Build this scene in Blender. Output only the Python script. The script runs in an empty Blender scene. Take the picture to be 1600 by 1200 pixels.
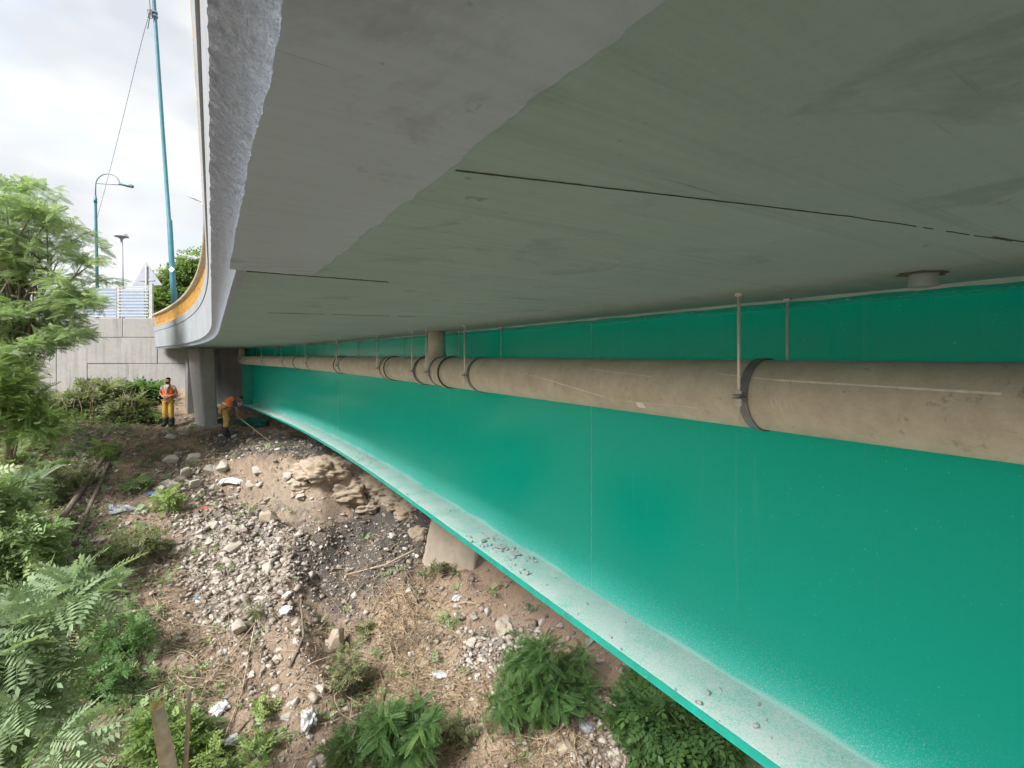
import bpy, bmesh, math, random
import numpy as np
from mathutils import Vector, Matrix, noise, Euler

random.seed(7); rng = np.random.default_rng(7)
SC = bpy.context.scene
COL = SC.collection
R = math.radians

# ------------------------------------------------------------------ camera
F = 750.0; CX = 800.0; HY = 555.0          # focal length, centre column and horizon row (1600 x 1200 frame)
cam = bpy.data.cameras.new('camera'); cam_o = bpy.data.objects.new('camera', cam); COL.objects.link(cam_o)
cam_o.location = (0, 0, 0); cam_o.rotation_euler = (R(90), 0, 0)
cam.sensor_width = 36; cam.lens = 36 * F / 1600; cam.shift_y = -(600 - HY) / 1600
cam.clip_start = 0.02; cam.clip_end = 2000
SC.camera = cam_o

# ------------------------------------------------------------------ sky, sun, exposure
SUN_EL, SUN_AZ = R(45), R(-138)             # azimuth from +Y, negative = left
W = bpy.data.worlds.new('World'); SC.world = W; W.use_nodes = True
wn, wl = W.node_tree.nodes, W.node_tree.links
wn.clear()
wo = wn.new('ShaderNodeOutputWorld'); bg = wn.new('ShaderNodeBackground'); bg.inputs[1].default_value = 0.1
sky = wn.new('ShaderNodeTexSky'); sky.sky_type = 'NISHITA'; sky.sun_disc = False
sky.sun_elevation = SUN_EL; sky.sun_rotation = SUN_AZ; sky.air_density = 1.2; sky.dust_density = 2.0
tc = wn.new('ShaderNodeTexCoord'); mp = wn.new('ShaderNodeMapping'); mp.inputs['Scale'].default_value = (1, 1, 2.2)
wl.new(tc.outputs['Generated'], mp.inputs[0])
n1 = wn.new('ShaderNodeTexNoise'); n1.inputs['Scale'].default_value = 2.3; n1.inputs['Detail'].default_value = 4; n1.inputs['Roughness'].default_value = .58
wl.new(mp.outputs[0], n1.inputs[0])
r1 = wn.new('ShaderNodeValToRGB'); r1.color_ramp.elements[0].position = .30; r1.color_ramp.elements[1].position = .47
r1.color_ramp.elements[0].color = (.55, .55, .55, 1); r1.color_ramp.elements[1].color = (1, 1, 1, 1)
wl.new(n1.outputs[0], r1.inputs[0])
n2 = wn.new('ShaderNodeTexNoise'); n2.inputs['Scale'].default_value = 3.4; n2.inputs['Detail'].default_value = 3
wl.new(mp.outputs[0], n2.inputs[0])
r2 = wn.new('ShaderNodeValToRGB'); r2.color_ramp.elements[0].position = .38; r2.color_ramp.elements[1].position = .56
r2.color_ramp.elements[0].color = (2.3, 2.43, 2.62, 1); r2.color_ramp.elements[1].color = (3.05, 3.09, 3.12, 1)
wl.new(n2.outputs[0], r2.inputs[0])
mx = wn.new('ShaderNodeMixRGB'); wl.new(r1.outputs[0], mx.inputs[0]); wl.new(sky.outputs[0], mx.inputs[1]); wl.new(r2.outputs[0], mx.inputs[2])
wl.new(mx.outputs[0], bg.inputs[0]); wl.new(bg.outputs[0], wo.inputs[0])

sun = bpy.data.lights.new('sun', 'SUN'); sun.energy = 2.45; sun.angle = R(19); sun.color = (1, .97, .93)
sun_o = bpy.data.objects.new('sun', sun); COL.objects.link(sun_o)
sd = Vector((math.cos(SUN_EL) * math.sin(SUN_AZ), math.cos(SUN_EL) * math.cos(SUN_AZ), math.sin(SUN_EL)))
sun_o.rotation_euler = sd.to_track_quat('Z', 'Y').to_euler(); sun_o.location = (-20, 10, 30)

SC.view_settings.view_transform = 'Standard'; SC.view_settings.look = 'None'
SC.view_settings.exposure = 1.72; SC.view_settings.gamma = 1
SC.cycles.max_bounces = 5; SC.cycles.diffuse_bounces = 3; SC.cycles.glossy_bounces = 3; SC.cycles.use_denoising = True
SC.cycles.use_adaptive_sampling = True; SC.cycles.adaptive_threshold = .03

# ------------------------------------------------------------------ helpers
def P(px, py, Y):
    return Vector(((px - CX) / F * Y, Y, (HY - py) / F * Y))

TH = R(32); CT, ST = math.cos(TH), math.sin(TH)
def bend(v): return 0.0 if v < 6 else -(v - 6) ** 2 / 180.0
def B(u, v, z):                             # bridge coordinates: across, along, up
    u = u + bend(v)
    return (u * CT - v * ST, u * ST + v * CT, z)

def tag(o, label=None, cat=None, group=None, kind=None):
    if label: o['label'] = label
    if cat: o['category'] = cat
    if group: o['group'] = group
    if kind: o['kind'] = kind
    return o

def link(name, me, mat=None, parent=None):
    o = bpy.data.objects.new(name, me); COL.objects.link(o)
    if mat is not None and me is not None and len(me.materials) == 0: me.materials.append(mat)
    if parent is not None: o.parent = parent
    return o

def empty(name, loc, label, cat, group=None, rz=0):
    o = bpy.data.objects.new(name, None); COL.objects.link(o); o.location = loc; o.rotation_euler.z = rz
    o.empty_display_size = .1
    return tag(o, label, cat, group)

def child(name, me, mat, parent, world=False):
    """mesh given in world coordinates when world=True: keep it there under a placed parent"""
    o = link(name, me, mat, parent)
    if world:
        m = Matrix.Translation(parent.location) @ parent.rotation_euler.to_matrix().to_4x4()
        o.matrix_parent_inverse = m.inverted()
    return o

def mesh(verts, faces, smooth=False):
    me = bpy.data.meshes.new('m'); me.from_pydata([tuple(v) for v in verts], [], faces); me.update()
    if smooth: me.shade_smooth()
    return me

def quads(V, Q, tint=None, smooth=False):
    """fast mesh: V (n,3), Q (m,4) numpy; tint = per-vertex value"""
    me = bpy.data.meshes.new('m'); n, m = len(V), len(Q); k = Q.shape[1]
    me.vertices.add(n); me.vertices.foreach_set('co', np.ascontiguousarray(V, dtype=np.float32).ravel())
    me.loops.add(m * k); me.loops.foreach_set('vertex_index', np.ascontiguousarray(Q, dtype=np.int32).ravel())
    me.polygons.add(m); me.polygons.foreach_set('loop_start', np.arange(0, m * k, k, dtype=np.int32))
    me.update(calc_edges=True)
    if tint is not None:
        a = me.attributes.new('tint', 'FLOAT', 'POINT'); a.data.foreach_set('value', np.ascontiguousarray(tint, dtype=np.float32))
    if smooth: me.shade_smooth()
    return me

def boxes(lst):
    """list of (centre, size, rotation matrix or None)"""
    V, Fc = [], []
    for c, s, m in lst:
        b = len(V)
        for dx in (-.5, .5):
            for dy in (-.5, .5):
                for dz in (-.5, .5):
                    p = Vector((dx * s[0], dy * s[1], dz * s[2]))
                    if m is not None: p = m @ p
                    V.append(p + Vector(c))
        Fc += [[b + i for i in f] for f in ((0, 1, 3, 2), (4, 6, 7, 5), (0, 4, 5, 1), (2, 3, 7, 6), (0, 2, 6, 4), (1, 5, 7, 3))]
    return mesh(V, Fc)

def bevel_mod(o, w=.01, n=2):
    b = o.modifiers.new('bevel', 'BEVEL'); b.width = w; b.segments = n; b.limit_method = 'ANGLE'
    return o

def tube(pts, rad, n=10, cap=True, smooth=True):
    pts = [Vector(p) for p in pts]; N = len(pts)
    rs = rad if isinstance(rad, (list, tuple)) else [rad] * N
    V, Fc = [], []
    up = Vector((0, 0, 1))
    ref = None
    for i, p in enumerate(pts):
        d = (pts[min(i + 1, N - 1)] - pts[max(i - 1, 0)]).normalized()
        if ref is None:
            ref = d.orthogonal().normalized() if abs(d.z) > .95 else d.cross(up).normalized()
        a = (ref - d * ref.dot(d)).normalized(); ref = a; b = d.cross(a)
        for k in range(n):
            t = 2 * math.pi * k / n
            V.append(p + (a * math.cos(t) + b * math.sin(t)) * rs[i])
    for i in range(N - 1):
        for k in range(n):
            Fc.append([i * n + k, i * n + (k + 1) % n, (i + 1) * n + (k + 1) % n, (i + 1) * n + k])
    if cap:
        Fc.append(list(range(n - 1, -1, -1))); Fc.append([(N - 1) * n + k for k in range(n)])
    me = mesh(V, Fc)
    if smooth:
        for p in me.polygons: p.use_smooth = len(p.vertices) == 4
    return me

def lathe(prof, n=24, smooth=True):
    V, Fc = [], []
    for r, z in prof:
        for k in range(n):
            t = 2 * math.pi * k / n; V.append((r * math.cos(t), r * math.sin(t), z))
    for i in range(len(prof) - 1):
        for k in range(n):
            Fc.append([i * n + k, i * n + (k + 1) % n, (i + 1) * n + (k + 1) % n, (i + 1) * n + k])
    return mesh(V, Fc, smooth)

def sweep(prof, vs, closed=True, jit=None, smooth=False):
    """profile of (u,z) carried along the bridge"""
    V, Fc = [], []; n = len(prof)
    for v in vs:
        for k, (u, z) in enumerate(prof):
            if jit: du, dz = jit(k, v, u, z); u, z = u + du, z + dz
            V.append(B(u, v, z))
    m = n if closed else n - 1
    for i in range(len(vs) - 1):
        for k in range(m):
            Fc.append([i * n + k, i * n + (k + 1) % n, (i + 1) * n + (k + 1) % n, (i + 1) * n + k])
    if closed:
        Fc.append(list(range(n))); Fc.append([(len(vs) - 1) * n + k for k in range(n - 1, -1, -1)])
    return mesh(V, Fc, smooth)

def fr(a, b, s): return list(np.arange(a, b, s)) + [b]

# ------------------------------------------------------------------ materials
class NT:
    def __init__(s, name, rough=.8):
        s.m = bpy.data.materials.new(name); s.m.use_nodes = True
        s.n, s.l = s.m.node_tree.nodes, s.m.node_tree.links
        s.b = s.n['Principled BSDF']; s.out = s.n['Material Output']; s.b.inputs['Roughness'].default_value = rough
        s.geo = s.n.new('ShaderNodeNewGeometry'); s.pos = s.geo.outputs['Position']
        s.obj = s.n.new('ShaderNodeTexCoord').outputs['Object']
    def mapv(s, src, scale=(1, 1, 1), rot=(0, 0, 0)):
        m = s.n.new('ShaderNodeMapping'); m.inputs['Scale'].default_value = scale; m.inputs['Rotation'].default_value = rot
        s.l.new(src, m.inputs[0]); return m.outputs[0]
    def noise(s, src, scale, detail=4, rough=.55, dist=0):
        m = s.n.new('ShaderNodeTexNoise'); m.inputs['Scale'].default_value = scale; m.inputs['Detail'].default_value = detail
        m.inputs['Roughness'].default_value = rough; m.inputs['Distortion'].default_value = dist
        s.l.new(src, m.inputs[0]); return m.outputs[0]
    def vor(s, src, scale, out='Distance', feat='F1'):
        m = s.n.new('ShaderNodeTexVoronoi'); m.inputs['Scale'].default_value = scale; m.feature = feat
        s.l.new(src, m.inputs[0]); return m.outputs[out]
    def ramp(s, src, stops):
        m = s.n.new('ShaderNodeValToRGB'); e = m.color_ramp.elements
        while len(e) < len(stops): e.new(.5)
        for i, (p, c) in enumerate(stops):
            e[i].position = p; e[i].color = (c, c, c, 1) if isinstance(c, (int, float)) else (*c, 1)
        s.l.new(src, m.inputs[0]); return m.outputs[0]
    def mix(s, f, a, b, mode='MIX'):
        m = s.n.new('ShaderNodeMixRGB'); m.blend_type = mode
        for i, x in enumerate((f, a, b)):
            if isinstance(x, (int, float)): m.inputs[i].default_value = x if i == 0 else (x, x, x, 1)
            elif isinstance(x, tuple): m.inputs[i].default_value = (*x, 1)
            else: s.l.new(x, m.inputs[i])
        return m.outputs[0]
    def math(s, op, a, b=0.0, clamp=False):
        m = s.n.new('ShaderNodeMath'); m.operation = op; m.use_clamp = clamp
        for i, x in enumerate((a, b)):
            if isinstance(x, (int, float)): m.inputs[i].default_value = x
            else: s.l.new(x, m.inputs[i])
        return m.outputs[0]
    def attr(s, name):
        m = s.n.new('ShaderNodeAttribute'); m.attribute_name = name; return m.outputs['Fac']
    def sep(s, src):
        m = s.n.new('ShaderNodeSeparateXYZ'); s.l.new(src, m.inputs[0]); return m.outputs
    def color(s, c):
        if isinstance(c, tuple): s.b.inputs['Base Color'].default_value = (*c, 1)
        else: s.l.new(c, s.b.inputs['Base Color'])
        return s
    def bump(s, h, strength=.3, dist=.01):
        m = s.n.new('ShaderNodeBump'); m.inputs['Strength'].default_value = strength; m.inputs['Distance'].default_value = dist
        s.l.new(h, m.inputs['Height']); s.l.new(m.outputs[0], s.b.inputs['Normal']); return s
    def set(s, **k):
        for a, v in k.items():
            i = s.b.inputs[a.replace('_', ' ')]
            if isinstance(v, (int, float, tuple)): i.default_value = v
            else: s.l.new(v, i)
        return s

def simple(name, c, rough=.7, var=.25, scale=8, metal=0, bump=.15, spec=.5):
    t = NT(name, rough); n = t.noise(t.obj, scale, 5)
    lo = tuple(x * (1 - var) for x in c); hi = tuple(min(1, x * (1 + var)) for x in c)
    t.color(t.ramp(n, [(.3, lo), (.7, hi)])); t.set(Metallic=metal)
    t.b.inputs['Specular IOR Level'].default_value = spec
    if bump: t.bump(t.noise(t.obj, scale * 5, 4), bump, .01)
    return t.m

def concrete(name, c, streak=.25, stain=.4, rough=.9, fine=30, dark=(.05, .05, .05), rotz=0, warm=None):
    t = NT(name, rough)
    big = t.noise(t.pos, .9, 5, .6); med = t.noise(t.pos, 6, 5, .6); fin = t.noise(t.pos, fine, 3)
    col = t.ramp(big, [(.3, tuple(x * .84 for x in c)), (.7, tuple(min(1, x * 1.12) for x in c))])
    if warm: col = t.mix(t.ramp(t.noise(t.pos, 1.7, 3), [(.45, 0.), (.7, .7)]), col, warm)
    col = t.mix(t.ramp(med, [(.35, .3), (.65, 0.)]), col, tuple(x * .7 for x in c))
    st = t.noise(t.mapv(t.pos, (3.2, 3.2, .22)), 2.2, 4, .6)
    col = t.mix(t.math('MULTIPLY', t.ramp(st, [(.5, 0.), (.75, 1.)]), streak), col, dark)
    spots = t.ramp(t.noise(t.pos, 14, 3, .5), [(.68, 0.), (.75, 1.)])
    col = t.mix(t.math('MULTIPLY', spots, stain), col, dark)
    t.color(col); t.bump(t.mix(.5, med, fin), .35, .012)
    return t.m

M = {}
M['fascia'] = concrete('fascia_concrete', (.30, .325, .35), .12, .15)
M['wallc'] = concrete('wall_concrete', (.33, .325, .32), .45, .3, dark=(.13, .125, .12), warm=(.33, .31, .28))
M['pier'] = concrete('pier_concrete', (.29, .29, .285), .35, .25, dark=(.12, .12, .12))
M['backwall'] = concrete('shaded_backwall_concrete', (.20, .195, .195), .7, .3, dark=(.07, .07, .075))  # base grey darkened to paint in the shade behind the pier
M['footing'] = concrete('footing_concrete', (.38, .325, .26), .3, .6, dark=(.15, .11, .08))
M['stone'] = concrete('rubble_stone', (.45, .42, .375), .1, .2, dark=(.2, .17, .14), warm=(.40, .33, .25))
M['crumb'] = concrete('crumbled_concrete', (.52, .55, .54), .1, .2, dark=(.2, .2, .2))

# rough broken chamfer
t = NT('broken_edge_concrete', .95)
a = t.noise(t.pos, 60, 6, .75); b_ = t.noise(t.pos, 7, 3)
t.color(t.mix(t.ramp(b_, [(.4, 0.), (.6, .6)]), t.ramp(a, [(.35, (.24, .29, .36)), (.62, (.44, .51, .60))]), (.33, .39, .47)))
t.bump(a, .9, .02); M['chamfer'] = t.m

# soffit: board marked, slightly green grey, dark streaks across the span
def soffit(name, c, streak):
    t = NT(name, .88)
    pr = t.mapv(t.pos, (1, 1, 1), (0, 0, -TH))               # x = across, y = along
    big = t.noise(pr, 1.1, 5, .6)
    col = t.ramp(big, [(.3, tuple(x * .9 for x in c)), (.7, tuple(x * 1.08 for x in c))])
    st = t.noise(t.mapv(pr, (.55, 16, 1)), 1.0, 5, .65, .3)
    col = t.mix(t.math('MULTIPLY', t.ramp(st, [(.54, 0.), (.72, 1.)]), streak), col, tuple(x * .5 for x in c))
    st2 = t.noise(t.mapv(pr, (.9, 26, 1)), 1.3, 4, .6)
    sparse = t.ramp(t.noise(pr, 1.6, 2), [(.48, 0.), (.62, 1.)])
    col = t.mix(t.math('MULTIPLY', t.math('MULTIPLY', t.ramp(st2, [(.66, 0.), (.7, 1.)]), sparse), .7), col, (.05, .055, .05))
    sp = t.ramp(t.noise(pr, 21, 3, .6), [(.69, 0.), (.74, 1.)])
    sp = t.math('MULTIPLY', sp, t.ramp(t.noise(pr, 2.3, 2), [(.5, 0.), (.6, 1.)]))
    col = t.mix(t.math('MULTIPLY', sp, .6), col, (.07, .075, .065))
    gr = t.noise(t.mapv(pr, (.35, 70, 1)), 1., 3, .6)
    col = t.mix(t.math('MULTIPLY', t.ramp(gr, [(.42, 1.), (.6, 0.)]), .10), col, tuple(x * .6 for x in c))
    bl = t.noise(pr, 3.1, 6, .7, .6)
    col = t.mix(t.math('MULTIPLY', t.ramp(bl, [(.56, 0.), (.66, 1.)]), .45), col, tuple(x * .55 for x in c))
    ef = t.noise(t.mapv(pr, (1, 1.4, 1)), 1.7, 6, .7)
    col = t.mix(t.math('MULTIPLY', t.ramp(ef, [(.62, 0.), (.75, 1.)]), .25), col, tuple(min(1, x * 1.5) for x in c))
    pits = t.ramp(t.vor(pr, 34), [(.05, 1.), (.09, 0.)])
    pits = t.math('MULTIPLY', pits, t.ramp(t.noise(pr, 5, 2), [(.52, 0.), (.58, 1.)]))
    col = t.mix(t.math('MULTIPLY', pits, .45), col, tuple(x * .4 for x in c))
    t.color(col); t.bump(t.mix(.5, st, t.noise(pr, 40, 3)), .3, .006)
    return t.m
M['soffit'] = soffit('soffit_concrete', (.24, .335, .335), .4)
M['patch'] = soffit('edge_patch_concrete', (.31, .38, .455), .12)
M['seam'] = simple('dark_joint', (.075, .085, .078), .9, .4, 40)

# glossy green girder paint with concrete dust
def green(name, dust):
    t = NT(name, .3)
    big = t.noise(t.pos, .35, 2)
    col = t.ramp(big, [(.35, (.0, .64, .515)), (.65, (.0, .66, .53))])
    z = t.sep(t.pos)[2]
    rough = t.ramp(t.noise(t.pos, 9, 3), [(.3, .15), (.7, .19)])
    if dust == 'web':
        up = t.math('DIVIDE', t.math('ADD', z, 1.87), .62)          # 0 at the flange, 1 at 0.62 m above
        wob = t.math('ADD', up, t.math('MULTIPLY', t.math('SUBTRACT', t.noise(t.pos, 1.1, 2), .5), .22))
        film = t.ramp(wob, [(0., .9), (.012, .7), (.04, .20), (.3, .03), (1., 0.)])
        grit = t.math('MULTIPLY', t.ramp(t.noise(t.pos, 170, 2, .6), [(.52, 0.), (.66, 1.)]), t.ramp(wob, [(0., .9), (.14, .40), (.5, .07), (.9, 0.)]))
        fs = t.math('MAXIMUM', t.math('MULTIPLY', film, .55), grit)
        run = t.noise(t.mapv(t.pos, (5, 5, .25)), 3, 4, .6)
        fs = t.math('MAXIMUM', fs, t.math('MULTIPLY', t.ramp(run, [(.62, 0.), (.76, 1.)]), .05))
        spk = t.math('MULTIPLY', t.ramp(t.noise(t.pos, 90, 2, .5), [(.73, 0.), (.76, 1.)]), .35)
        fs = t.math('MAXIMUM', fs, spk)
    elif dust == 'flange':
        g = t.noise(t.pos, 120, 3, .7); lo = t.noise(t.pos, 3.3, 5, .65)
        fs = t.math('ADD', t.math('MULTIPLY', t.ramp(g, [(.38, 0.), (.56, 1.)]), .62), t.math('MULTIPLY', t.ramp(lo, [(.3, .25), (.65, 1.)]), .62), True)
        fs = t.math('MULTIPLY', fs, .97)
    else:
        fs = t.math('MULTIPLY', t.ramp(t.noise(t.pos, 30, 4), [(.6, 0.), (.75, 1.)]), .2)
        col = t.mix(t.ramp(t.noise(t.pos, 6, 6, .7), [(.3, .35), (.7, .75)]), col, (.035, .22, .165))   # same paint darkened unevenly to offset direct sun on the flange edge
    col = t.mix(fs, col, (.80, .84, .84))
    t.b.inputs['Specular IOR Level'].default_value = .2
    t.color(col); t.set(Roughness=t.math('ADD', rough, t.math('MULTIPLY', fs, .6), True))
    return t.m
M['web'] = green('green_web_paint', 'web'); M['flange'] = green('dusty_green_flange', 'flange'); M['green'] = green('darkened_green_paint', 'x')
M['weld'] = simple('weld_line', (.30, .70, .60), .5, .3, 30)

# cement pipe
t = NT('brown_cement_pipe', .8)
ring = t.noise(t.mapv(t.pos, (1.5, 7, 1.2), (0, 0, -TH)), 7, 5, .7)
blot = t.noise(t.pos, 5.5, 7, .75)
col = t.ramp(blot, [(.3, (.47, .46, .385)), (.7, (.69, .68, .595))])
col = t.mix(t.math('MULTIPLY', t.ramp(ring, [(.5, 0.), (.75, 1.)]), .45), col, (.64, .62, .56))
col = t.mix(t.math('MULTIPLY', t.ramp(t.noise(t.pos, 16, 5, .7), [(.62, 0.), (.72, 1.)]), .5), col, (.07, .06, .045))
col = t.mix(t.math('MULTIPLY', t.ramp(t.noise(t.pos, 55, 4, .7), [(.6, 0.), (.7, 1.)]), .25), col, (.5, .46, .39))
t.color(col); t.bump(t.mix(.5, ring, t.noise(t.pos, 60, 4)), .5, .006); M['pipe'] = t.m
M['steel'] = simple('galvanised_steel', (.72, .74, .75), .4, .12, 20, .35, .05)
M['strap'] = simple('dark_steel_strap', (.27, .29, .32), .45, .2, 15, .6, .05)
M['chalk'] = simple('chalk_white', (.88, .87, .83), .9, .15, 40)
M['sticker'] = simple('white_sticker', (.92, .92, .90), .5, .05, 40)
M['ink'] = simple('black_ink', (.02, .02, .02), .6, .1, 40)
M['rail'] = simple('beige_rail_paint', (.46, .37, .25), .5, .25, 7)
t = NT('yellow_worn_paint', .55)
t.color(t.mix(t.ramp(t.noise(t.pos, 9, 5, .7), [(.5, 0.), (.62, 1.)]), (.72, .36, .035), (.35, .24, .13))); M['yellow'] = t.m
M['whitefence'] = simple('pale_fence_metal', (.40, .42, .45), .5, .1, 6)
M['fencepost'] = simple('fence_post_grey', (.42, .42, .41), .7, .15, 6)
M['poleg'] = simple('green_pole_paint', (.06, .22, .275), .4, .15, 3)
M['lampgrey'] = simple('lamp_grey', (.16, .24, .28), .4, .15, 4)
M['globe'] = simple('milky_lamp_dome', (.75, .75, .74), .3, .05, 4)
M['signback'] = simple('sign_back_grey', (.36, .37, .44), .5, .08, 3)
M['wire'] = simple('dark_wire', (.06, .07, .08), .6, .1, 4)
M['bluepanel'] = simple('blue_panel', (.20, .30, .44), .5, .12, 2)
M['skin'] = simple('skin', (.42, .22, .15), .55, .1, 9, 0, .05)
M['vest'] = simple('orange_vest', (.95, .19, .05), .75, .15, 9)
M['reflect'] = simple('vest_band', (.62, .60, .40), .5, .1, 20)
M['shirt'] = simple('white_shirt', (.68, .62, .62), .85, .1, 12)
M['shirt_dark'] = simple('dark_shirt', (.07, .06, .10), .85, .2, 12)
M['trouser'] = simple('ochre_trousers', (.66, .43, .09), .85, .25, 11)
M['trouser_dull'] = simple('dusty_ochre_trousers', (.48, .335, .11), .9, .3, 11)
M['boot'] = simple('black_boot', (.03, .032, .038), .6, .3, 14)
M['hair'] = simple('dark_hair', (.03, .022, .018), .8, .2, 30)
M['bark'] = simple('grey_bark', (.17, .135, .10), .9, .35, 12, 0, .6)
M['palebark'] = simple('pale_bark', (.44, .375, .27), .85, .25, 12, 0, .4)
M['splinter'] = simple('fresh_splintered_wood', (.62, .44, .20), .8, .2, 25)
M['log'] = simple('weathered_log', (.16, .125, .095), .9, .35, 9, 0, .6)
M['stick'] = simple('dry_stick', (.36, .28, .19), .9, .3, 9)
M['straw'] = simple('dry_straw', (.44, .33, .19), .9, .3, 3, 0, 0)
M['plastic'] = simple('white_plastic', (.52, .52, .53), .35, .12, 9)
M['bluepl'] = simple('blue_plastic', (.13, .16, .45), .35, .3, 9)
M['lightblue'] = simple('pale_blue_plastic', (.30, .45, .60), .4, .2, 9)
M['greysheet'] = simple('grey_sheet', (.24, .25, .28), .5, .15, 5)
M['red'] = simple('faded_red_plastic', (.50, .17, .12), .6, .3, 9)
M['sack'] = simple('dusty_sack', (.38, .33, .27), .9, .25, 9, 0, .4)
M['asphalt'] = simple('asphalt', (.06, .06, .062), .9, .2, 9)
M['net'] = simple('green_tarpaulin', (.012, .13, .095), .6, .4, 6, 0, .4)
M['rock'] = concrete('brown_rock', (.37, .305, .235), .1, .4, dark=(.10, .075, .055), warm=(.40, .31, .21))

def leafmat(name, dark, mid, light, trans=.45):
    t = NT(name, .5); t.n.remove(t.b)
    c = t.ramp(t.attr('tint'), [(0., dark), (.5, mid), (1., light)])
    d = t.n.new('ShaderNodeBsdfPrincipled'); d.inputs['Roughness'].default_value = .5; d.inputs['Specular IOR Level'].default_value = .35
    tr = t.n.new('ShaderNodeBsdfTranslucent'); ms = t.n.new('ShaderNodeMixShader'); ms.inputs[0].default_value = trans
    t.l.new(c, d.inputs['Base Color']); t.l.new(t.mix(.5, c, (.25, .40, .05), 'MIX'), tr.inputs[0])
    t.l.new(d.outputs[0], ms.inputs[1]); t.l.new(tr.outputs[0], ms.inputs[2]); t.l.new(ms.outputs[0], t.out.inputs[0])
    return t.m
M['leaf'] = leafmat('locust_leaf', (.18, .25, .13), (.31, .43, .20), (.50, .60, .31))
M['leafpale'] = leafmat('pale_ash_leaf', (.17, .24, .13), (.29, .39, .23), (.42, .52, .33))
M['leafdeep'] = leafmat('deep_green_leaf', (.05, .105, .04), (.095, .195, .07), (.19, .31, .10))
M['leafbright'] = leafmat('bright_green_leaf', (.10, .17, .06), (.19, .29, .09), (.34, .43, .15))
M['leafdusty'] = leafmat('dusty_weed_leaf', (.10, .12, .07), (.20, .215, .12), (.34, .33, .19))
M['dryleaf'] = leafmat('dry_litter', (.10, .065, .04), (.24, .17, .11), (.46, .38, .29), .1)
M['pebble'] = leafmat('pebble_mix', (.15, .115, .09), (.30, .26, .22), (.56, .52, .475), 0.)

# ------------------------------------------------------------------ terrain
YS = [-150, -40, -5, 3, 7, 9, 11, 13, 16, 17.5, 20.4, 22, 400]
ZS = [-9, -8.6, -8.2, -7.2, -6.0, -5.35, -4.6, -3.75, -2.85, -2.55, -1.55, -1.5, -1.5]
def sst(a, b, x):
    t = min(1, max(0, (x - a) / (b - a))); return t * t * (3 - 2 * t)
def base_ground(X, Y):
    z = float(np.interp(Y, YS, ZS))
    # cut bank under the girder: a flat shelf that breaks off in a clay face
    edge = 13.35 + .35 * math.sin(X * 1.3) + .25 * noise.noise((X * .9, 3.1, 0)) - .16 * (X + 6)
    shelf = -2.78 - .02 * (17 - Y)
    k = sst(-9.3, -7.4, X) * (1 - sst(-2.4, -1.2, X))
    zz = z
    if Y > edge: zz = max(z, shelf)
    else:
        drop = sst(edge - .55, edge, Y)
        foot = min(z, -4.45 + .1 * (Y - 12.6))
        zz = foot * (1 - drop) + shelf * drop if Y > edge - 2.2 else z
        if Y < edge - .55: zz = foot + (z - foot) * sst(edge - .55, edge - 2.2, Y)
    z = z * (1 - k) + zz * k
    # gully of dark ash running down to the camera
    gx = -.40 * Y + .6 + .35 * math.sin(Y * 1.1)
    z -= .42 * math.exp(-((X - gx) / .55) ** 2) * sst(13, 11.6, Y) * sst(6.5, 9, Y)
    z += .20 * math.exp(-((X - gx + .95) / .4) ** 2) * sst(13.4, 12, Y) * sst(7, 9, Y)
    # bank rising at the left, heap of rubble, fan of soil at the right
    z += .16 * max(0, -X - .62 * Y - .6) * sst(3, 9, Y) * sst(18.5, 15.5, Y)
    z += .38 * math.exp(-(((X + 7.0) / 1.1) ** 2 + ((Y - 12.5) / .9) ** 2))
    z += .30 * math.exp(-(((X - 1.3) / 1.6) ** 2 + ((Y - 10.4) / 1.5) ** 2))
    z += 13.0 * sst(19, 40, -X) * sst(19, 14, Y) + 12.0 * sst(10, 30, -Y) * (1 - sst(19, 40, -X))  # unseen hills added left and behind the camera to block low sky light
    return z
def ground(X, Y):
    z = base_ground(X, Y)
    if -25 < X < 15 and 2 < Y < 22:
        z += .16 * noise.fractal((X * .55, Y * .55, 1.7), 1., 2.1, 3) + .11 * noise.fractal((X * 1.9, Y * 1.9, 5.2), .8, 2.2, 5)
        k = sst(-10, -8.5, X) * (1 - sst(-1.5, -.3, X)) * sst(7.5, 9.5, Y) * (1 - sst(14.2, 15.2, Y))
        if k > 0: z += k * (.30 * (noise.ridged_multi_fractal((X * .8, Y * .55, 3.3), .9, 2.2, 5, 1., 2.) - 1.1) * .6 + .10 * noise.fractal((X * 4.5, Y * 4.5, 8), .7, 2.2, 4))
    else:
        z += .25 * noise.noise((X * .2, Y * .2, 1.7))
    return z
def G(px, py, y0=2.5, y1=21.0):
    """point of the ground seen in direction (px, py)"""
    def above(Y): return (HY - py) / F * Y >= ground((px - CX) / F * Y, Y)
    lo = y0; hi = y1
    for i in range(160):
        Y = y0 + (y1 - y0) * i / 160
        if not above(Y): hi = Y; break
        lo = Y
    for i in range(9):
        m = (lo + hi) / 2
        if above(m): lo = m
        else: hi = m
    return Vector(((px - CX) / F * hi, hi, ground((px - CX) / F * hi, hi)))

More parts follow.
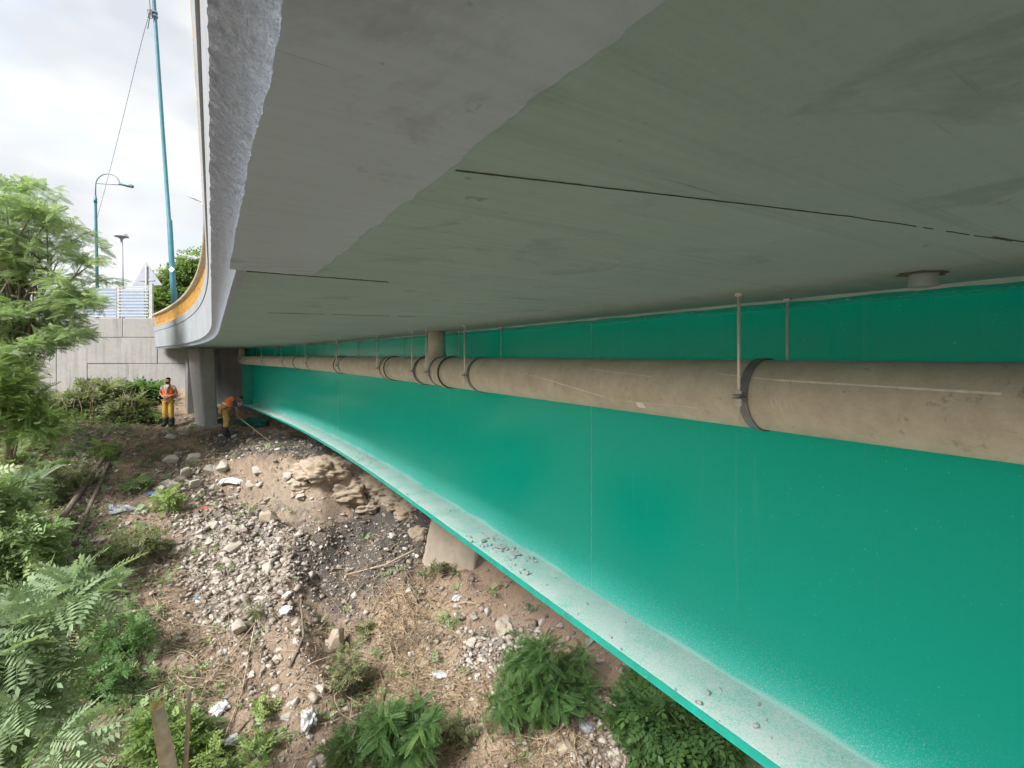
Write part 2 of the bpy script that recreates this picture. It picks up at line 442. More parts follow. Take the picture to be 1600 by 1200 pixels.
# soil patches, each where it lies on the slope (centre and half-size in the view of the slope)
ZON = {
 'ash': [(365, 705, 70, 20, .6), (330, 765, 60, 26, .5), (430, 790, 70, 26, .45), (440, 690, 70, 14, .75), (520, 705, 60, 14, .8), (560, 850, 70, 45, .9), (530, 930, 50, 60, .7),
         (640, 800, 60, 35, .8), (620, 880, 60, 40, .6), (660, 1000, 50, 30, .6), (470, 880, 16, 50, .8), (345, 680, 60, 14, .4), (110, 1150, 90, 60, .5), (220, 1000, 60, 60, .35)],
 'clay': [(520, 745, 85, 34, 1), (470, 835, 16, 60, 1), (495, 900, 14, 45, .8), (450, 760, 40, 30, .7), (600, 775, 40, 30, .8), (430, 800, 26, 30, .7), (340, 600, 60, 60, .3)],
 'soil': [(880, 955, 140, 110, 1), (800, 1060, 120, 60, .6), (1000, 1040, 80, 60, .9), (780, 900, 60, 60, .8), (290, 620, 30, 40, .8), (720, 1150, 200, 60, .5)],
 'straw': [(180, 720, 110, 40, 1), (300, 715, 70, 30, .6), (640, 960, 70, 60, .8), (250, 900, 60, 60, .4), (700, 1130, 110, 60, .8), (620, 1060, 90, 60, .6), (880, 1160, 90, 60, .8), (330, 1010, 60, 80, .5), (130, 930, 70, 40, .5)],
 'gravel': [(385, 850, 60, 45, .75), (330, 830, 60, 50, .6), (290, 740, 40, 30, .8), (350, 920, 70, 50, .7), (400, 950, 60, 80, .5), (800, 1000, 60, 40, .5), (760, 1020, 60, 40, .4), (950, 1170, 60, 50, .8), (130, 700, 40, 20, .6), (130, 780, 30, 60, .5)],
 'moss': [(190, 870, 60, 40, .7), (140, 600, 140, 40, .8), (60, 700, 80, 60, .9), (160, 1040, 90, 100, .7), (260, 1130, 70, 60, .8), (60, 850, 70, 80, .9), (560, 1040, 40, 60, .5), (390, 1180, 70, 40, .5)],
}
def zone(kind, X, Y, z):
    if Y < 2.5: return .4 if kind == 'moss' else 0.
    px, py = CX + F * X / Y, HY - F * z / Y
    s = 0.
    for cx, cy, rx, ry, a in ZON[kind]:
        d = ((px - cx) / rx) ** 2 + ((py - cy) / ry) ** 2
        if d < 5: s += a * math.exp(-d * .8)
    return min(1, s)

xs = sorted(set([-400, -250, -150, -90, -60, -45, -40, -36, -32, -28, -26, -24, -22, -20.5] + fr(-19, -14, .25) + fr(-14, 4.5, .085) + fr(4.7, 10, .4) + [12, 16, 22, 35, 60, 120, 250, 400]))
ys = sorted(set([-150, -90, -50, -36, -30, -26, -22, -18, -14, -10, -7, -5, -2, 0, 1.5, 3] + fr(3.5, 6, .2) + fr(6.05, 18, .075) + fr(18.1, 23, .2) + [26, 32, 45, 80, 160, 400]))
nx, ny = len(xs), len(ys)
V = np.zeros((nx * ny, 3)); k = 0
masks = {z: np.zeros(nx * ny) for z in ZON}
for Y in ys:
    for X in xs:
        z = ground(X, Y); V[k] = (X, Y, z)
        for kind in ZON: masks[kind][k] = zone(kind, X, Y, z)
        k += 1
idx = np.arange(nx * ny).reshape(ny, nx)
Q = np.stack([idx[:-1, :-1], idx[:-1, 1:], idx[1:, 1:], idx[1:, :-1]], -1).reshape(-1, 4)
gm = quads(V, Q, smooth=True)
for kind, arr in masks.items():
    a = gm.attributes.new(kind, 'FLOAT', 'POINT'); a.data.foreach_set('value', arr.astype(np.float32))
t = NT('slope_soil', .95)
f1 = t.noise(t.pos, 2.6, 6, .65); f2 = t.noise(t.pos, 11, 6, .7); f3 = t.noise(t.pos, 45, 5, .7); f4 = t.noise(t.pos, 130, 3, .6)
col = t.ramp(f2, [(.25, (0.182, 0.130, 0.092)), (.5, (0.315, 0.231, 0.165)), (.75, (0.462, 0.371, 0.280))])
col = t.mix(t.ramp(f3, [(.5, 0.), (.75, .6)]), col, (0.560, 0.476, 0.392))
def zmix(col, kind, c, lo=.38, hi=.72):
    m = t.math('ADD', t.attr(kind), t.math('MULTIPLY', t.math('SUBTRACT', t.mix(.5, f1, f2), .5), 2.6))
    return t.mix(t.ramp(m, [(lo, 0.), (hi, 1.)]), col, c)
col = zmix(col, 'moss', t.ramp(f3, [(.3, (0.070, 0.077, 0.031)), (.7, (0.196, 0.210, 0.077))]), .45, .75)
col = zmix(col, 'soil', t.ramp(f3, [(.3, (0.280, 0.189, 0.126)), (.7, (0.469, 0.343, 0.252))]), .3, .6)
col = zmix(col, 'straw', t.ramp(f3, [(.3, (0.280, 0.196, 0.119)), (.7, (0.588, 0.455, 0.308))]))
col = zmix(col, 'clay', t.ramp(f2, [(.3, (.29, .225, .165)), (.7, (.49, .405, .31))]))
col = zmix(col, 'gravel', t.ramp(f3, [(.3, (.17, .145, .125)), (.65, (.37, .335, .30))]))
col = zmix(col, 'ash', t.ramp(f3, [(.3, (0.049, 0.045, 0.042)), (.6, (0.140, 0.126, 0.115)), (.8, (0.364, 0.336, 0.315))]))
spk = t.ramp(t.vor(t.pos, 26), [(.06, 1.), (.13, 0.)])
col = t.mix(t.math('MULTIPLY', spk, .7), col, (0.620, 0.620, 0.602))
t.color(col); t.bump(t.mix(.5, f2, f3), 1., .09); M['ground'] = t.m
tag(link('ground', gm, M['ground']), kind='structure')

# road behind the wall
rd = boxes([((-36, 45.0, 1.05), (62, 48.2, .6), None)])
tag(link('road', rd, M['asphalt']), kind='structure')

# ------------------------------------------------------------------ bridge deck
vs_f = fr(-26, -1.2, .4) + fr(-1.19, .1, .02) + fr(.105, 1.6, .006) + fr(1.61, 4.2, .016) + fr(4.3, 25.2, .15)
vs_c = fr(-26, 25.2, .3)
deck = empty('bridge_deck', B(2, 10, .27), 'grey concrete bridge deck seen from below with a broken rough edge', 'bridge deck')
ZS0 = .27
child('slab', sweep([(.085, ZS0), (6.6, ZS0), (6.6, .95), (.085, .95)], vs_c), M['soffit'], deck, True)
NC = 11
prof = [(.092, ZS0 - .003)] + [(.064 - .068 * q + .008 * math.sin(math.pi * q), ZS0 - .003 + .088 * q) for q in np.linspace(0, 1, NC)]
def jedge(k, v, u, z):
    if k == 0 or k > NC: return (0, 0)
    p = Vector((v * 1.0, k * .009, 0))
    n = noise.fractal(p * 38, .7, 2.2, 4); n2 = noise.noise(p * 130)
    d = .0022 * n + .0016 * n2 + .002 * noise.noise(p * 7)
    return (d * .8 - (.002 * noise.noise((v * 9, 3, 0)) if k == NC else 0), -d * .5 + (.004 * noise.fractal((v * 40, 9, 0), .8, 2.2, 3) if k == NC else 0))
child('broken_chamfer', sweep(prof + [(.09, ZS0 + .12)], vs_f, jit=jedge), M['chamfer'], deck, True)
child('fascia', sweep([(.014, ZS0 + .070), (-.030, 1.0), (.082, 1.0), (.082, ZS0 + .070)], vs_c), M['fascia'], deck, True)
cop = child('coping', sweep([(-.042, 1.003), (-.060, 1.19), (.25, 1.19), (.25, 1.003)], vs_c), M['fascia'], deck, True)
# newer edge strip of the soffit with a ragged inner border
pv = fr(-26, -1, .4) + fr(-.99, .1, .03) + fr(.106, 1.72, .006); Vt, Ft = [], []
for v in pv:
    j = .010 * noise.fractal((v * 13, 1.3, 0), .75, 2.2, 5) + .022 * noise.noise((v * 1.9, 7, 0))
    jo = .002 * noise.fractal((v * 42, 2.3, 4), .7, 2.2, 4) + .005 * noise.noise((v * 3, 3, 3))
    for u, z in ((.044 + jo, ZS0 - .0045), (.285 + j, ZS0 - .0045), (.292 + j, ZS0 - .0004), (.046 + jo, ZS0 - .0004)): Vt.append(B(u, v, z))
for i in range(len(pv) - 1):
    for k in range(4): Ft.append([i * 4 + k, i * 4 + (k + 1) % 4, i * 4 + 4 + (k + 1) % 4, i * 4 + 4 + k])
Ft += [[0, 1, 2, 3], [len(Vt) - 4 + k for k in (3, 2, 1, 0)]]
child('edge_strip', mesh(Vt, Ft), M['patch'], deck, True)
def seam_strip(pts, w):
    Vt, Ft = [], []
    for i, (u, v, s) in enumerate(pts):
        ww = w * s
        for dv, dz in ((-ww, -.0006), (ww, -.0006), (ww, -.0025), (-ww, -.0025)): Vt.append(B(u, v + dv, ZS0 + dz))
    for i in range(len(pts) - 1):
        for k in range(4): Ft.append([i * 4 + k, i * 4 + (k + 1) % 4, i * 4 + 4 + (k + 1) % 4, i * 4 + 4 + k])
    return mesh(Vt, Ft)
def seam(u0, v0, u1, v1, w, seed, gap=.0, n=70):
    run = []
    for i in range(n + 1):
        s = i / n; a = noise.noise((s * 9, seed, 0)) + .5; wv = .004 * noise.noise((s * 5, seed + 4, 0)) + .0012 * noise.noise((s * 30, seed + 2, 0))
        if a > gap: run.append((u0 + (u1 - u0) * s, v0 + (v1 - v0) * s + wv, .2 + 1.3 * abs(noise.noise((s * 22, seed, 5)))))
        else:
            if len(run) > 2: child('formwork_joint', seam_strip(run, w), M['seam'], deck, True)
            run = []
    if len(run) > 2: child('formwork_joint', seam_strip(run, w), M['seam'], deck, True)
seam(.30, .635, 1.05, .44, .0010, 3, -.5, 160); seam(1.05, .44, 1.6, .335, .0006, 9, .3); seam(1.5, .345, 2.3, .20, .0022, 8, .1)
seam(.07, 1.755, .55, 1.74, .009, 5, -.1); seam(.3, 3.4, 1.2, 3.2, .003, 21, .3)

# drain spout poking out of the soffit with a ragged hole
sp = empty('drain_spout', B(1.98, .62, ZS0), 'short grey drain spout poking through the soffit near the green girder', 'drain spout')
child('spout', lathe([(.038, .02), (.040, -.045), (.034, -.046), (.033, .015)], 20), M['soffit'], sp)
V_, F_ = [], []
for i in range(26):
    a = 2 * math.pi * i / 26; r = .05 + .03 * noise.noise((math.cos(a) * 1.7, math.sin(a) * 1.7, 2)); V_.append((r * 1.5 * math.cos(a) * .9, r * math.sin(a), -.0015)); V_.append((r * 1.35 * math.cos(a), r * .9 * math.sin(a), -.004 - .003 * random.random()))
for i in range(26): F_.append([2 * i, 2 * ((i + 1) % 26), 2 * ((i + 1) % 26) + 1, 2 * i + 1])
F_.append([2 * i + 1 for i in range(26)])
child('mortar_collar', mesh(V_, F_), M['seam'], sp)

# ------------------------------------------------------------------ girder
UW = 2.55; ZB = -1.87
gir = empty('bridge_girder', B(UW, 10, ZB), 'glossy green steel plate girder with dusty bottom flange', 'girder')
vs_g = fr(-26, 21.0, .35)
child('web', sweep([(UW, ZB), (UW + .022, ZB), (UW + .022, ZS0 - .026), (UW, ZS0 - .026)], vs_g, smooth=False), M['web'], gir, True)
child('bottom_flange', sweep([(UW - .36, ZB - .05), (UW + .36, ZB - .05), (UW + .36, ZB - .001), (UW - .36, ZB - .001)], vs_g), M['flange'], gir, True)
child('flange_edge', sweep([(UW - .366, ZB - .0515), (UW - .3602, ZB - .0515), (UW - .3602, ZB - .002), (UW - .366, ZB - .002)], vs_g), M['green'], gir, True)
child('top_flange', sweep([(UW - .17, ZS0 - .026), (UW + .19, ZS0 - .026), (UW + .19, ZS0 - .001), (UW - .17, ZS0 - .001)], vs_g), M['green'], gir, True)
child('mortar_bead', sweep([(UW - .20, ZS0 - .0005), (UW - .172, ZS0 - .012), (UW - .1705, ZS0 - .0005)], fr(-26, 21, .12), jit=lambda k, v, u, z: ((.03 * noise.noise((v * 3, 1, 0)) if k == 0 else 0), (.010 * noise.noise((v * 5, 2, 0)) if k == 1 else 0))), M['crumb'], gir, True)
def stiff(v, w, th):
    return mesh([B(UW - w * a, v + th * b, z) for a in (0.001, 1) for b in (-.5, .5) for z in (ZB, ZS0 - .027)], [[0, 1, 3, 2], [4, 6, 7, 5], [0, 4, 5, 1], [2, 3, 7, 6], [0, 2, 6, 4], [1, 5, 7, 3]])
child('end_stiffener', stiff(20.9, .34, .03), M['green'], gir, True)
child('weld_seam', sweep([(UW - .0022, ZB), (UW - .0002, ZB), (UW - .0002, ZS0 - .03), (UW - .0022, ZS0 - .03)], [2.888, 2.893], closed=True), M['weld'], gir, True)
child('weld_seam', sweep([(UW - .0022, ZB), (UW - .0002, ZB), (UW - .0002, ZS0 - .03), (UW - .0022, ZS0 - .03)], [11.2, 11.212], closed=True), M['weld'], gir, True)
# crumbs of concrete on the flange
def hull_mesh(seed, n=13, sq=(1, .8, .6)):
    r = random.Random(seed); bm = bmesh.new()
    for i in range(n):
        d = Vector((r.gauss(0, 1), r.gauss(0, 1), r.gauss(0, 1))).normalized() * (.8 + .3 * r.random())
        bm.verts.new((d.x * sq[0] * .5, d.y * sq[1] * .5, d.z * sq[2] * .5))
    res = bmesh.ops.convex_hull(bm, input=bm.verts)
    bmesh.ops.delete(bm, geom=[g for g in res['geom_interior'] if isinstance(g, bmesh.types.BMVert)], context='VERTS')
    me = bpy.data.meshes.new('m'); bm.to_mesh(me); bm.free(); return me
def scatter_hulls(items, tints=None):
    """items: (position, size, rotation euler, seed) -> one mesh of triangles"""
    tm = []
    for s in range(6):
        me = hull_mesh(100 + s, 9, (1, .8, .65))
        me.calc_loop_triangles()
        tm.append((np.array([v.co for v in me.vertices]), np.array([tuple(t_.vertices) for t_ in me.loop_triangles]))); bpy.data.meshes.remove(me)
    Vs, Fs, T = [], [], []; off = 0
    for i, (p, s, e, sd_) in enumerate(items):
        v, f = tm[sd_ % 6]; m = np.array(Euler(e).to_matrix())
        Vs.append(v @ m.T * s + np.array(p)); Fs.append(f + off); off += len(v); T.append(np.full(len(v), tints[i] if tints is not None else .5))
    return quads(np.concatenate(Vs), np.concatenate(Fs), np.concatenate(T))
crumbs = []
for (v0, n, sp_) in ((4.05, 60, .22), (3.6, 25, .12), (8.6, 34, .25), (9.0, 12, .2), (2.9, 14, .6), (6.0, 16, 1.2), (1.4, 14, .5)):
    for i in range(n):
        u = UW - .36 + .30 * random.random(); v = random.gauss(v0, sp_); s = random.choice([.012, .015, .02, .03, .05])
        crumbs.append((B(u, v, ZB + s * .2), s, [random.random() * 6 for _ in range(3)], random.randrange(6)))
tag(link('crumbled_concrete', scatter_hulls(crumbs), M['crumb']), 'grey concrete crumbs lying on the green girder flange', 'rubble', kind='stuff')
for i, (u, v, s, lb) in enumerate(((2.36, 4.0, .10, 'largest grey concrete flake lying on the dusty girder flange'), (2.30, 4.22, .075, 'small grey concrete flake beside the largest one on the flange'), (2.40, 3.78, .085, 'flat concrete flake nearest the green web on the flange'))):
    o = link('concrete_flake', hull_mesh(50 + i, 12, (s * 1.5, s, s * .45)), M['crumb']); o.location = B(u, v, ZB + s * .2); o.rotation_euler.z = i * 1.3
    tag(o, lb, 'concrete flake', 'flakes on the flange')

# ------------------------------------------------------------------ drain pipe with hangers
UP, ZP, RP = 2.14, -.18, .158
pipe = empty('drain_pipe', B(UP, 10, ZP), 'long brown cement drain pipe hung beneath the deck beside the green girder', 'pipe')
def pipe_seg(v0, v1, r, n=44):
    return tube([B(UP, v, ZP) for v in fr(v0, v1, .25)], r, n)
cuts = [-25.8, 4.62, 6.35, 9.4, 13.1, 17.0, 20.4]
for i in range(len(cuts) - 1):
    child('pipe_length', pipe_seg(cuts[i] + .004, cuts[i + 1] - .004, RP), M['pipe'], pipe, True)
for c in (4.66, 5.36, 6.5, 9.4, 13.1):
    child('coupling', pipe_seg(c - .05, c + .05, RP + .010), M['pipe'], pipe, True)
    for d in (-.055,):
        child('coupling_gasket', pipe_seg(c + d - .006, c + d + .006, RP + .013), M['seam'], pipe, True)
tee = B(UP, 5.02, 0); te = Vector(tee)
child('tee_branch', tube([te + Vector((0, 0, z)) for z in (ZP + .05, ZP + .12, ZP + .16, ZP + .20, .1, ZS0 - .001)], [.15, .135, .115, .1, .096, .096], 28), M['pipe'], pipe, True)
eb = Vector(B(UP, 20.4, ZP)); eb2 = Vector(B(UP, 20.62, ZP))
child('end_elbow', tube([eb, eb + (eb2 - eb) * .6, eb2 + Vector((0, 0, .06)), eb2 + Vector((0, 0, .2)), eb2 + Vector((0, 0, ZS0 - ZP - .002))], [RP, RP, .14, .12, .12], 28), M['pipe'], pipe, True)
# chalk marks and sticker on the pipe
def on_pipe(v, a, r=RP + .0012):
    # a = angle above the horizontal on the side towards the camera
    return B(UP - r * math.cos(a), v, ZP + r * math.sin(a))
def chalk(pts, w, name='chalk_line', mat='chalk'):
    Vt, Ft = [], []
    for i, (v, a, s) in enumerate(pts):
        j = .25 * noise.noise((v * 30, a * 9, 3))
        Vt += [on_pipe(v, a + w * s * (1 + j) / RP), on_pipe(v, a - w * s * (1 - j) / RP)]
    for i in range(len(pts) - 1): Ft.append([2 * i, 2 * i + 1, 2 * i + 3, 2 * i + 2])
    child(name, mesh(Vt, Ft), M[mat], pipe, True)
def line(v0, a0, v1, a1, w, n=30):
    chalk([(v0 + (v1 - v0) * i / n, a0 + (a1 - a0) * i / n, .45 + .55 * abs(noise.noise((i * .35, v0 * 5, 1)))+ .1) for i in range(n + 1)], w)
line(.44, .42, 1.12, .50, .006, 46); line(1.12, .50, 1.40, .62, .0022)
line(1.78, .42, 2.3, .62, .002); line(2.0, -.55, 1.5, -.50, .0016); line(2.75, .10, 2.15, -.45, .0035); line(2.75, .10, 3.0, .25, .0016)
line(.60, -.15, .595, .25, .004, 10); line(.80, -.18, .80, .0, .003, 8)
for dv, a0, a1 in ((0, -.28, -.02), (.02, -.25, -.05), (.045, -.30, -.12), (.06, -.18, 0), (.08, -.25, -.04)):
    line(1.04 + dv, a0, 1.05 + dv, a1, .0045, 8)
Vt, Ft = [], []
for i in range(3):
    for k in range(4): Vt.append(on_pipe(1.905 - .055 * i / 2, -.78 + .26 * k / 3, RP + .002))
for i in range(2):
    for k in range(3): Ft.append([i * 4 + k, i * 4 + k + 1, i * 4 + k + 5, i * 4 + k + 4])
stk = child('sticker', mesh(Vt, Ft), M['sticker'], pipe, True); stk['label'] = 'small white paper sticker low on the pipe'
Vt = [on_pipe(v, a, RP + .003) for v, a in ((1.895, -.68), (1.865, -.68), (1.865, -.62), (1.895, -.62))]
o = link('print_mark', mesh(Vt, [[0, 1, 2, 3]]), M['ink'], stk); o.matrix_parent_inverse = stk.matrix_parent_inverse.copy()

def hanger(v, label):
    h = empty('pipe_hanger', B(UP, v, ZP), label, 'pipe hanger', 'hangers along the drain pipe')
    # strap ring and two ears
    Vt, Ft = [], []; n = 40; r0, r1 = RP + .0035, RP + .0085
    for k in range(n):
        a = 2 * math.pi * k / n
        for r, dv in ((r0, -.02), (r1, -.02), (r1, .02), (r0, .02)): Vt.append(B(UP + r * math.cos(a), v + dv, ZP + r * math.sin(a)))
    for k in range(n):
        for j in range(4): Ft.append([k * 4 + j, k * 4 + (j + 1) % 4, ((k + 1) % n) * 4 + (j + 1) % 4, ((k + 1) % n) * 4 + j])
    child('strap', mesh(Vt, Ft, False), M['strap'], h, True)
    Rm = Matrix.Rotation(TH, 3, 'Z')
    for s in (-1, 1):
        uu = UP + s * (RP + .036)
        c = Vector(B(uu, v, 0))
        child('strap_ear', boxes([(Vector(B(uu - s * .006, v, ZP + .006)), (.055, .034, .006), Rm), (Vector(B(uu - s * .006, v, ZP - .006)), (.055, .034, .006), Rm)]), M['strap'], h, True)
        child('rod', tube([c + Vector((0, 0, ZP - .105)), c + Vector((0, 0, ZS0))], .0065, 10), M['steel'], h, True)
        for z in (ZP + .018, ZP - .018, ZP - .034):
            child('nut', tube([c + Vector((0, 0, z - .007)), c + Vector((0, 0, z + .007))], .013, 6, smooth=False), M['steel'], h, True)
        child('ceiling_plate', tube([c + Vector((0, 0, ZS0 - .012)), c + Vector((0, 0, ZS0 - .0005))], .017, 8, smooth=False), M['steel'], h, True)
for v, lb in ((1.25, 'nearest pipe hanger with dark strap and two threaded rods'), (3.93, 'second pipe hanger from the right, just right of the pipe tee'),
              (4.85, 'pipe hanger left of the upright tee branch, close beside it'), (5.28, 'third hanger left of the tee, next to a coupling'),
              (6.65, 'pipe hanger between the two couplings left of the tee'), (9.0, 'pipe hanger about half way to the far end of the pipe'),
              (11.6, 'pipe hanger beyond the half way one, fourth from the far end'), (14.2, 'third pipe hanger from the far end'),
              (16.8, 'second pipe hanger from the far end'), (19.4, 'farthest pipe hanger beside the end elbow')):
    hanger(v, lb)

# ------------------------------------------------------------------ railing on the deck edge
rl = empty('bridge_railing', B(-.1, 10, 1.2), 'curved bridge railing with beige top pipe and worn yellow pickets', 'railing')
child('top_rail', tube([B(-.035, v, 1.70) for v in fr(-26, 25.3, .4)], .055, 14), M['rail'], rl, True)
child('bottom_rail', tube([B(.05, v, 1.27) for v in fr(-26, 25.3, .4)], .022, 8), M['yellow'], rl, True)
pk = boxes([((0, 0, .24), (.02, .13, .46), None)])
pk.materials.append(M['yellow'])
for i, v in enumerate(fr(-1, 25.2, .32)):
    a, b2 = Vector(B(.05, v, 1.195)), Vector(B(.05, v + .1, 1.195))
    o = bpy.data.objects.new('picket', pk); COL.objects.link(o); o.parent = rl
    m = Matrix.Translation(rl.location); o.matrix_parent_inverse = m.inverted()
    o.location = a; o.rotation_euler = (0, R(-6), math.atan2((b2 - a).y, (b2 - a).x) - math.pi / 2)
tp = link('cloth_tape', tube([Vector(B(-.035 + .058 * math.cos(a), 6.4 + .01 * math.sin(3 * a), 1.70 + .058 * math.sin(a))) for a in np.linspace(0, 6.28, 14)] + [Vector(B(-.16, 6.4, 1.74)), Vector(B(-.23, 6.43, 1.78))], .013, 6), M['plastic'])
tag(tp, 'strip of white tape tied round the beige top rail', 'tape')

# ------------------------------------------------------------------ pier, end wall, abutment wall
pier = empty('bridge_pier', B(.85, 20.3, -2.7), 'tapering grey concrete pier beside the orange vested workers', 'pier')
def uvbox(b, tp_):
    return mesh([B(*p) for p in b + tp_], [[0, 1, 2, 3][::-1], [4, 5, 6, 7], [0, 1, 5, 4], [1, 2, 6, 5], [2, 3, 7, 6], [3, 0, 4, 7]])
o = child('shaft', uvbox([(.92, 20.0, -3.3), (1.30, 20.0, -3.3), (1.30, 20.9, -3.3), (.78, 20.9, -3.3)], [(.68, 20.0, ZS0 - .003), (1.16, 20.0, ZS0 - .003), (1.16, 20.9, ZS0 - .003), (.46, 20.9, ZS0 - .003)]), M['pier'], pier, True); bevel_mod(o, .05, 3)
o = child('pedestal', uvbox([(.78, 19.9, -3.4), (1.42, 19.9, -3.4), (1.42, 21.0, -3.4), (.6, 21.0, -3.4)], [(.82, 19.93, -2.45), (1.38, 19.93, -2.45), (1.38, 20.97, -2.45), (.65, 20.97, -2.45)]), M['pier'], pier, True); bevel_mod(o, .03, 2)
ew = empty('end_wall', B(2.5, 22.6, -2.8), 'streaked concrete end wall with painted-in shade under the far end of the deck', 'wall')
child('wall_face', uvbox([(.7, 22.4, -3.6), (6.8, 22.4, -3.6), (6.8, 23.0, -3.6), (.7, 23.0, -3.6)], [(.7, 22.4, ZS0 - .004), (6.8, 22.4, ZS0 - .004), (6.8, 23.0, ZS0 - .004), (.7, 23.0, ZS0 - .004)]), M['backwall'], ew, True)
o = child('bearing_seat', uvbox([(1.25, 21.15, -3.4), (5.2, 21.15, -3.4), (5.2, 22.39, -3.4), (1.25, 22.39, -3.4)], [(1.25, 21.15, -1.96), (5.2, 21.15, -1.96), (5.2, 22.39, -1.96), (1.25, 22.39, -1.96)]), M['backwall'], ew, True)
YW = 20.55
wall = empty('abutment_wall', P(180, 600, YW), 'pale grey concrete panel retaining wall behind the standing worker', 'wall')
def panel(x0, x1, y0, y1, proud=0.0, name='panel'):
    a, b2 = P(x0, y0, YW), P(x1, y1, YW); g = .016
    o = child(name, boxes([(((a.x + b2.x) / 2, YW + .15 - proud, (a.z + b2.z) / 2), (b2.x - a.x - g, .3, a.z - b2.z - g), None)]), M['wallc'], wall, True); bevel_mod(o, .012, 2)
panel(-60, 40, 497, 660); panel(40, 88, 497, 660, .01); panel(88, 136, 497, 527, .012); panel(88, 136, 527, 660)
panel(136, 192, 497, 527, .03); panel(192, 250, 497, 527, .026)
panel(136, 246, 527, 568, .012); panel(246, 320, 538, 568, .0)
panel(136, 200, 568, 660, -.012); panel(200, 320, 568, 660, 0)
a, b2 = P(-60, 497, YW), P(320, 660, YW)
child('wall_core', boxes([(((a.x + b2.x) / 2, YW + .5, (a.z + b2.z) / 2 - .1), (b2.x - a.x, .36, a.z - b2.z), None)]), M['seam'], wall, True)

# fence on the wall
fen = empty('slat_fence', P(180, 497, 20.85), 'pale horizontal slat fence on top of the concrete wall', 'fence')
YF = 20.85
def slat(x0, x1, y, h=2.6):
    a, b2 = P(x0, y, YF), P(x1, y, YF)
    child('slat', boxes([(((a.x + b2.x) / 2, YF, a.z), (b2.x - a.x, .03, h / F * YF), None)]), M['whitefence'], fen, True)
def fpost(x, y0, w=5):
    a, b2 = P(x, y0, YF), P(x, 498, YF)
    o = child('post', boxes([((a.x, YF + .05, (a.z + b2.z) / 2), (w / F * YF, .09, a.z - b2.z), None)]), M['fencepost'], fen, True)
for x, y, w in ((78, 465, 3), (128, 462, 6), (184, 446, 4), (235, 443, 5)): fpost(x, y, w)
for i in range(6): slat(80, 125, 469 + i * 4.8, 2.4)
for i in range(10): slat(131, 182, 451 + i * 4.8, 2.6)
for i in range(10): slat(186, 232, 449 + i * 4.9, 2.6)
a, b2 = P(133, 452, 22.4), P(226, 496, 22.4)
bp = link('site_board', boxes([(((a.x + b2.x) / 2, 22.4, (a.z + b2.z) / 2), (b2.x - a.x, .05, a.z - b2.z), None)]), M['bluepanel']); bevel_mod(bp, .01)
tag(bp, 'blue grey board standing behind the slat fence', 'board')

# triangular road sign seen from behind
YG = 21.6
sg = empty('road_sign', P(236, 497, YG), 'triangular road sign seen from its grey back above the fence', 'road sign')
A_, B_, C_ = P(228, 409, YG), P(206, 446, YG), P(253.5, 446, YG)
V_ = [p + Vector((0, d, 0)) for d in (0, .035) for p in (A_, B_, C_)]
o = child('sign_plate', mesh(V_, [[0, 1, 2], [5, 4, 3], [0, 3, 4, 1], [1, 4, 5, 2], [2, 5, 3, 0]]), M['signback'], sg, True); bevel_mod(o, .02, 3)
a, b2 = P(229.5, 415, YG), P(231, 520, YG)
child('post', tube([a + Vector((0, -.05, 0)), b2 + Vector((0, -.05, 0))], .03, 10), M['fencepost'], sg, True)
child('bracket', boxes([(P(229.6, 438, YG) + Vector((0, -.012, 0)), (.7, .02, .05), None)]), M['fencepost'], sg, True)

# curved lamp, dome lamp, tall pole, cable
YL = 25.0
lp = empty('street_lamp', P(151, 500, YL), 'green street lamp with half round arm and flat lamp head', 'street lamp')
child('post', tube([P(153, 505, YL), P(151, 400, YL), P(149.3, 315, YL), P(149.2, 312, YL), P(149.2, 305, YL)], [.075, .07, .06, .06, .045], 12), M['poleg'], lp, True)
child('collar', tube([P(149.2, 317, YL), P(149.2, 309, YL)], .075, 12), M['poleg'], lp, True)
arc = [P(149.2, 312, YL), P(149.4, 290, YL)] + [P(168.3 - 18.7 * math.cos(a), 289 - 17.5 * math.sin(a), YL) for a in np.linspace(.1, math.pi, 16)]
child('arm', tube(arc, .027, 8), M['lampgrey'], lp, True)
child('brace', tube([P(149.4, 286.5, YL), P(188, 289, YL)], .022, 8), M['lampgrey'], lp, True)
hd = [(P(186, 287.5, YL), .05), (P(190, 287.4, YL), .085), (P(200, 289.5, YL), .10), (P(207.5, 291.6, YL), .085), (P(208.6, 292, YL), .04)]
child('lamp_head', tube([h[0] for h in hd], [h[1] for h in hd], 14), M['lampgrey'], lp, True)
YD = 29.0
dl = empty('dome_lamp', P(192, 500, YD), 'white post lamp with mushroom dome beyond the fence', 'street lamp')
child('post', tube([P(193, 510, YD), P(190.5, 374, YD)], [.06, .045], 10), M['whitefence'], dl, True)
c = P(189.8, 371, YD)
me = lathe([(.05, -.30), (.06, -.12), (.16, -.02), (.36, .03), (.37, .06)], 24); me.transform(Matrix.Translation(c)); child('lamp_holder', me, M['signback'], dl, True)
me = lathe([(.355, .06), (.33, .18), (.24, .29), (.1, .34), (0.0, .35)], 24); me.transform(Matrix.Translation(c)); child('dome', me, M['globe'], dl, True)
YT = 22.5
tpz = empty('utility_pole', P(275, 500, YT), 'tall teal green pole leaning beside the bridge railing', 'pole')
child('shaft', tube([P(277, 520, YT), P(270, 440, YT), P(265, 345, YT), P(264, 342, YT), P(254, 200, YT), P(240.5, 0, YT), P(235, -80, YT)], [.125, .12, .11, .085, .08, .076, .07], 16), M['poleg'], tpz, True)
o = child('notice', boxes([(P(272, 422, YT) + Vector((0, -.16, 0)), (.2, .02, .2), Matrix.Rotation(.7, 3, 'Y'))]), M['sticker'], tpz, True); o['label'] = 'small white notice stuck on the teal pole'
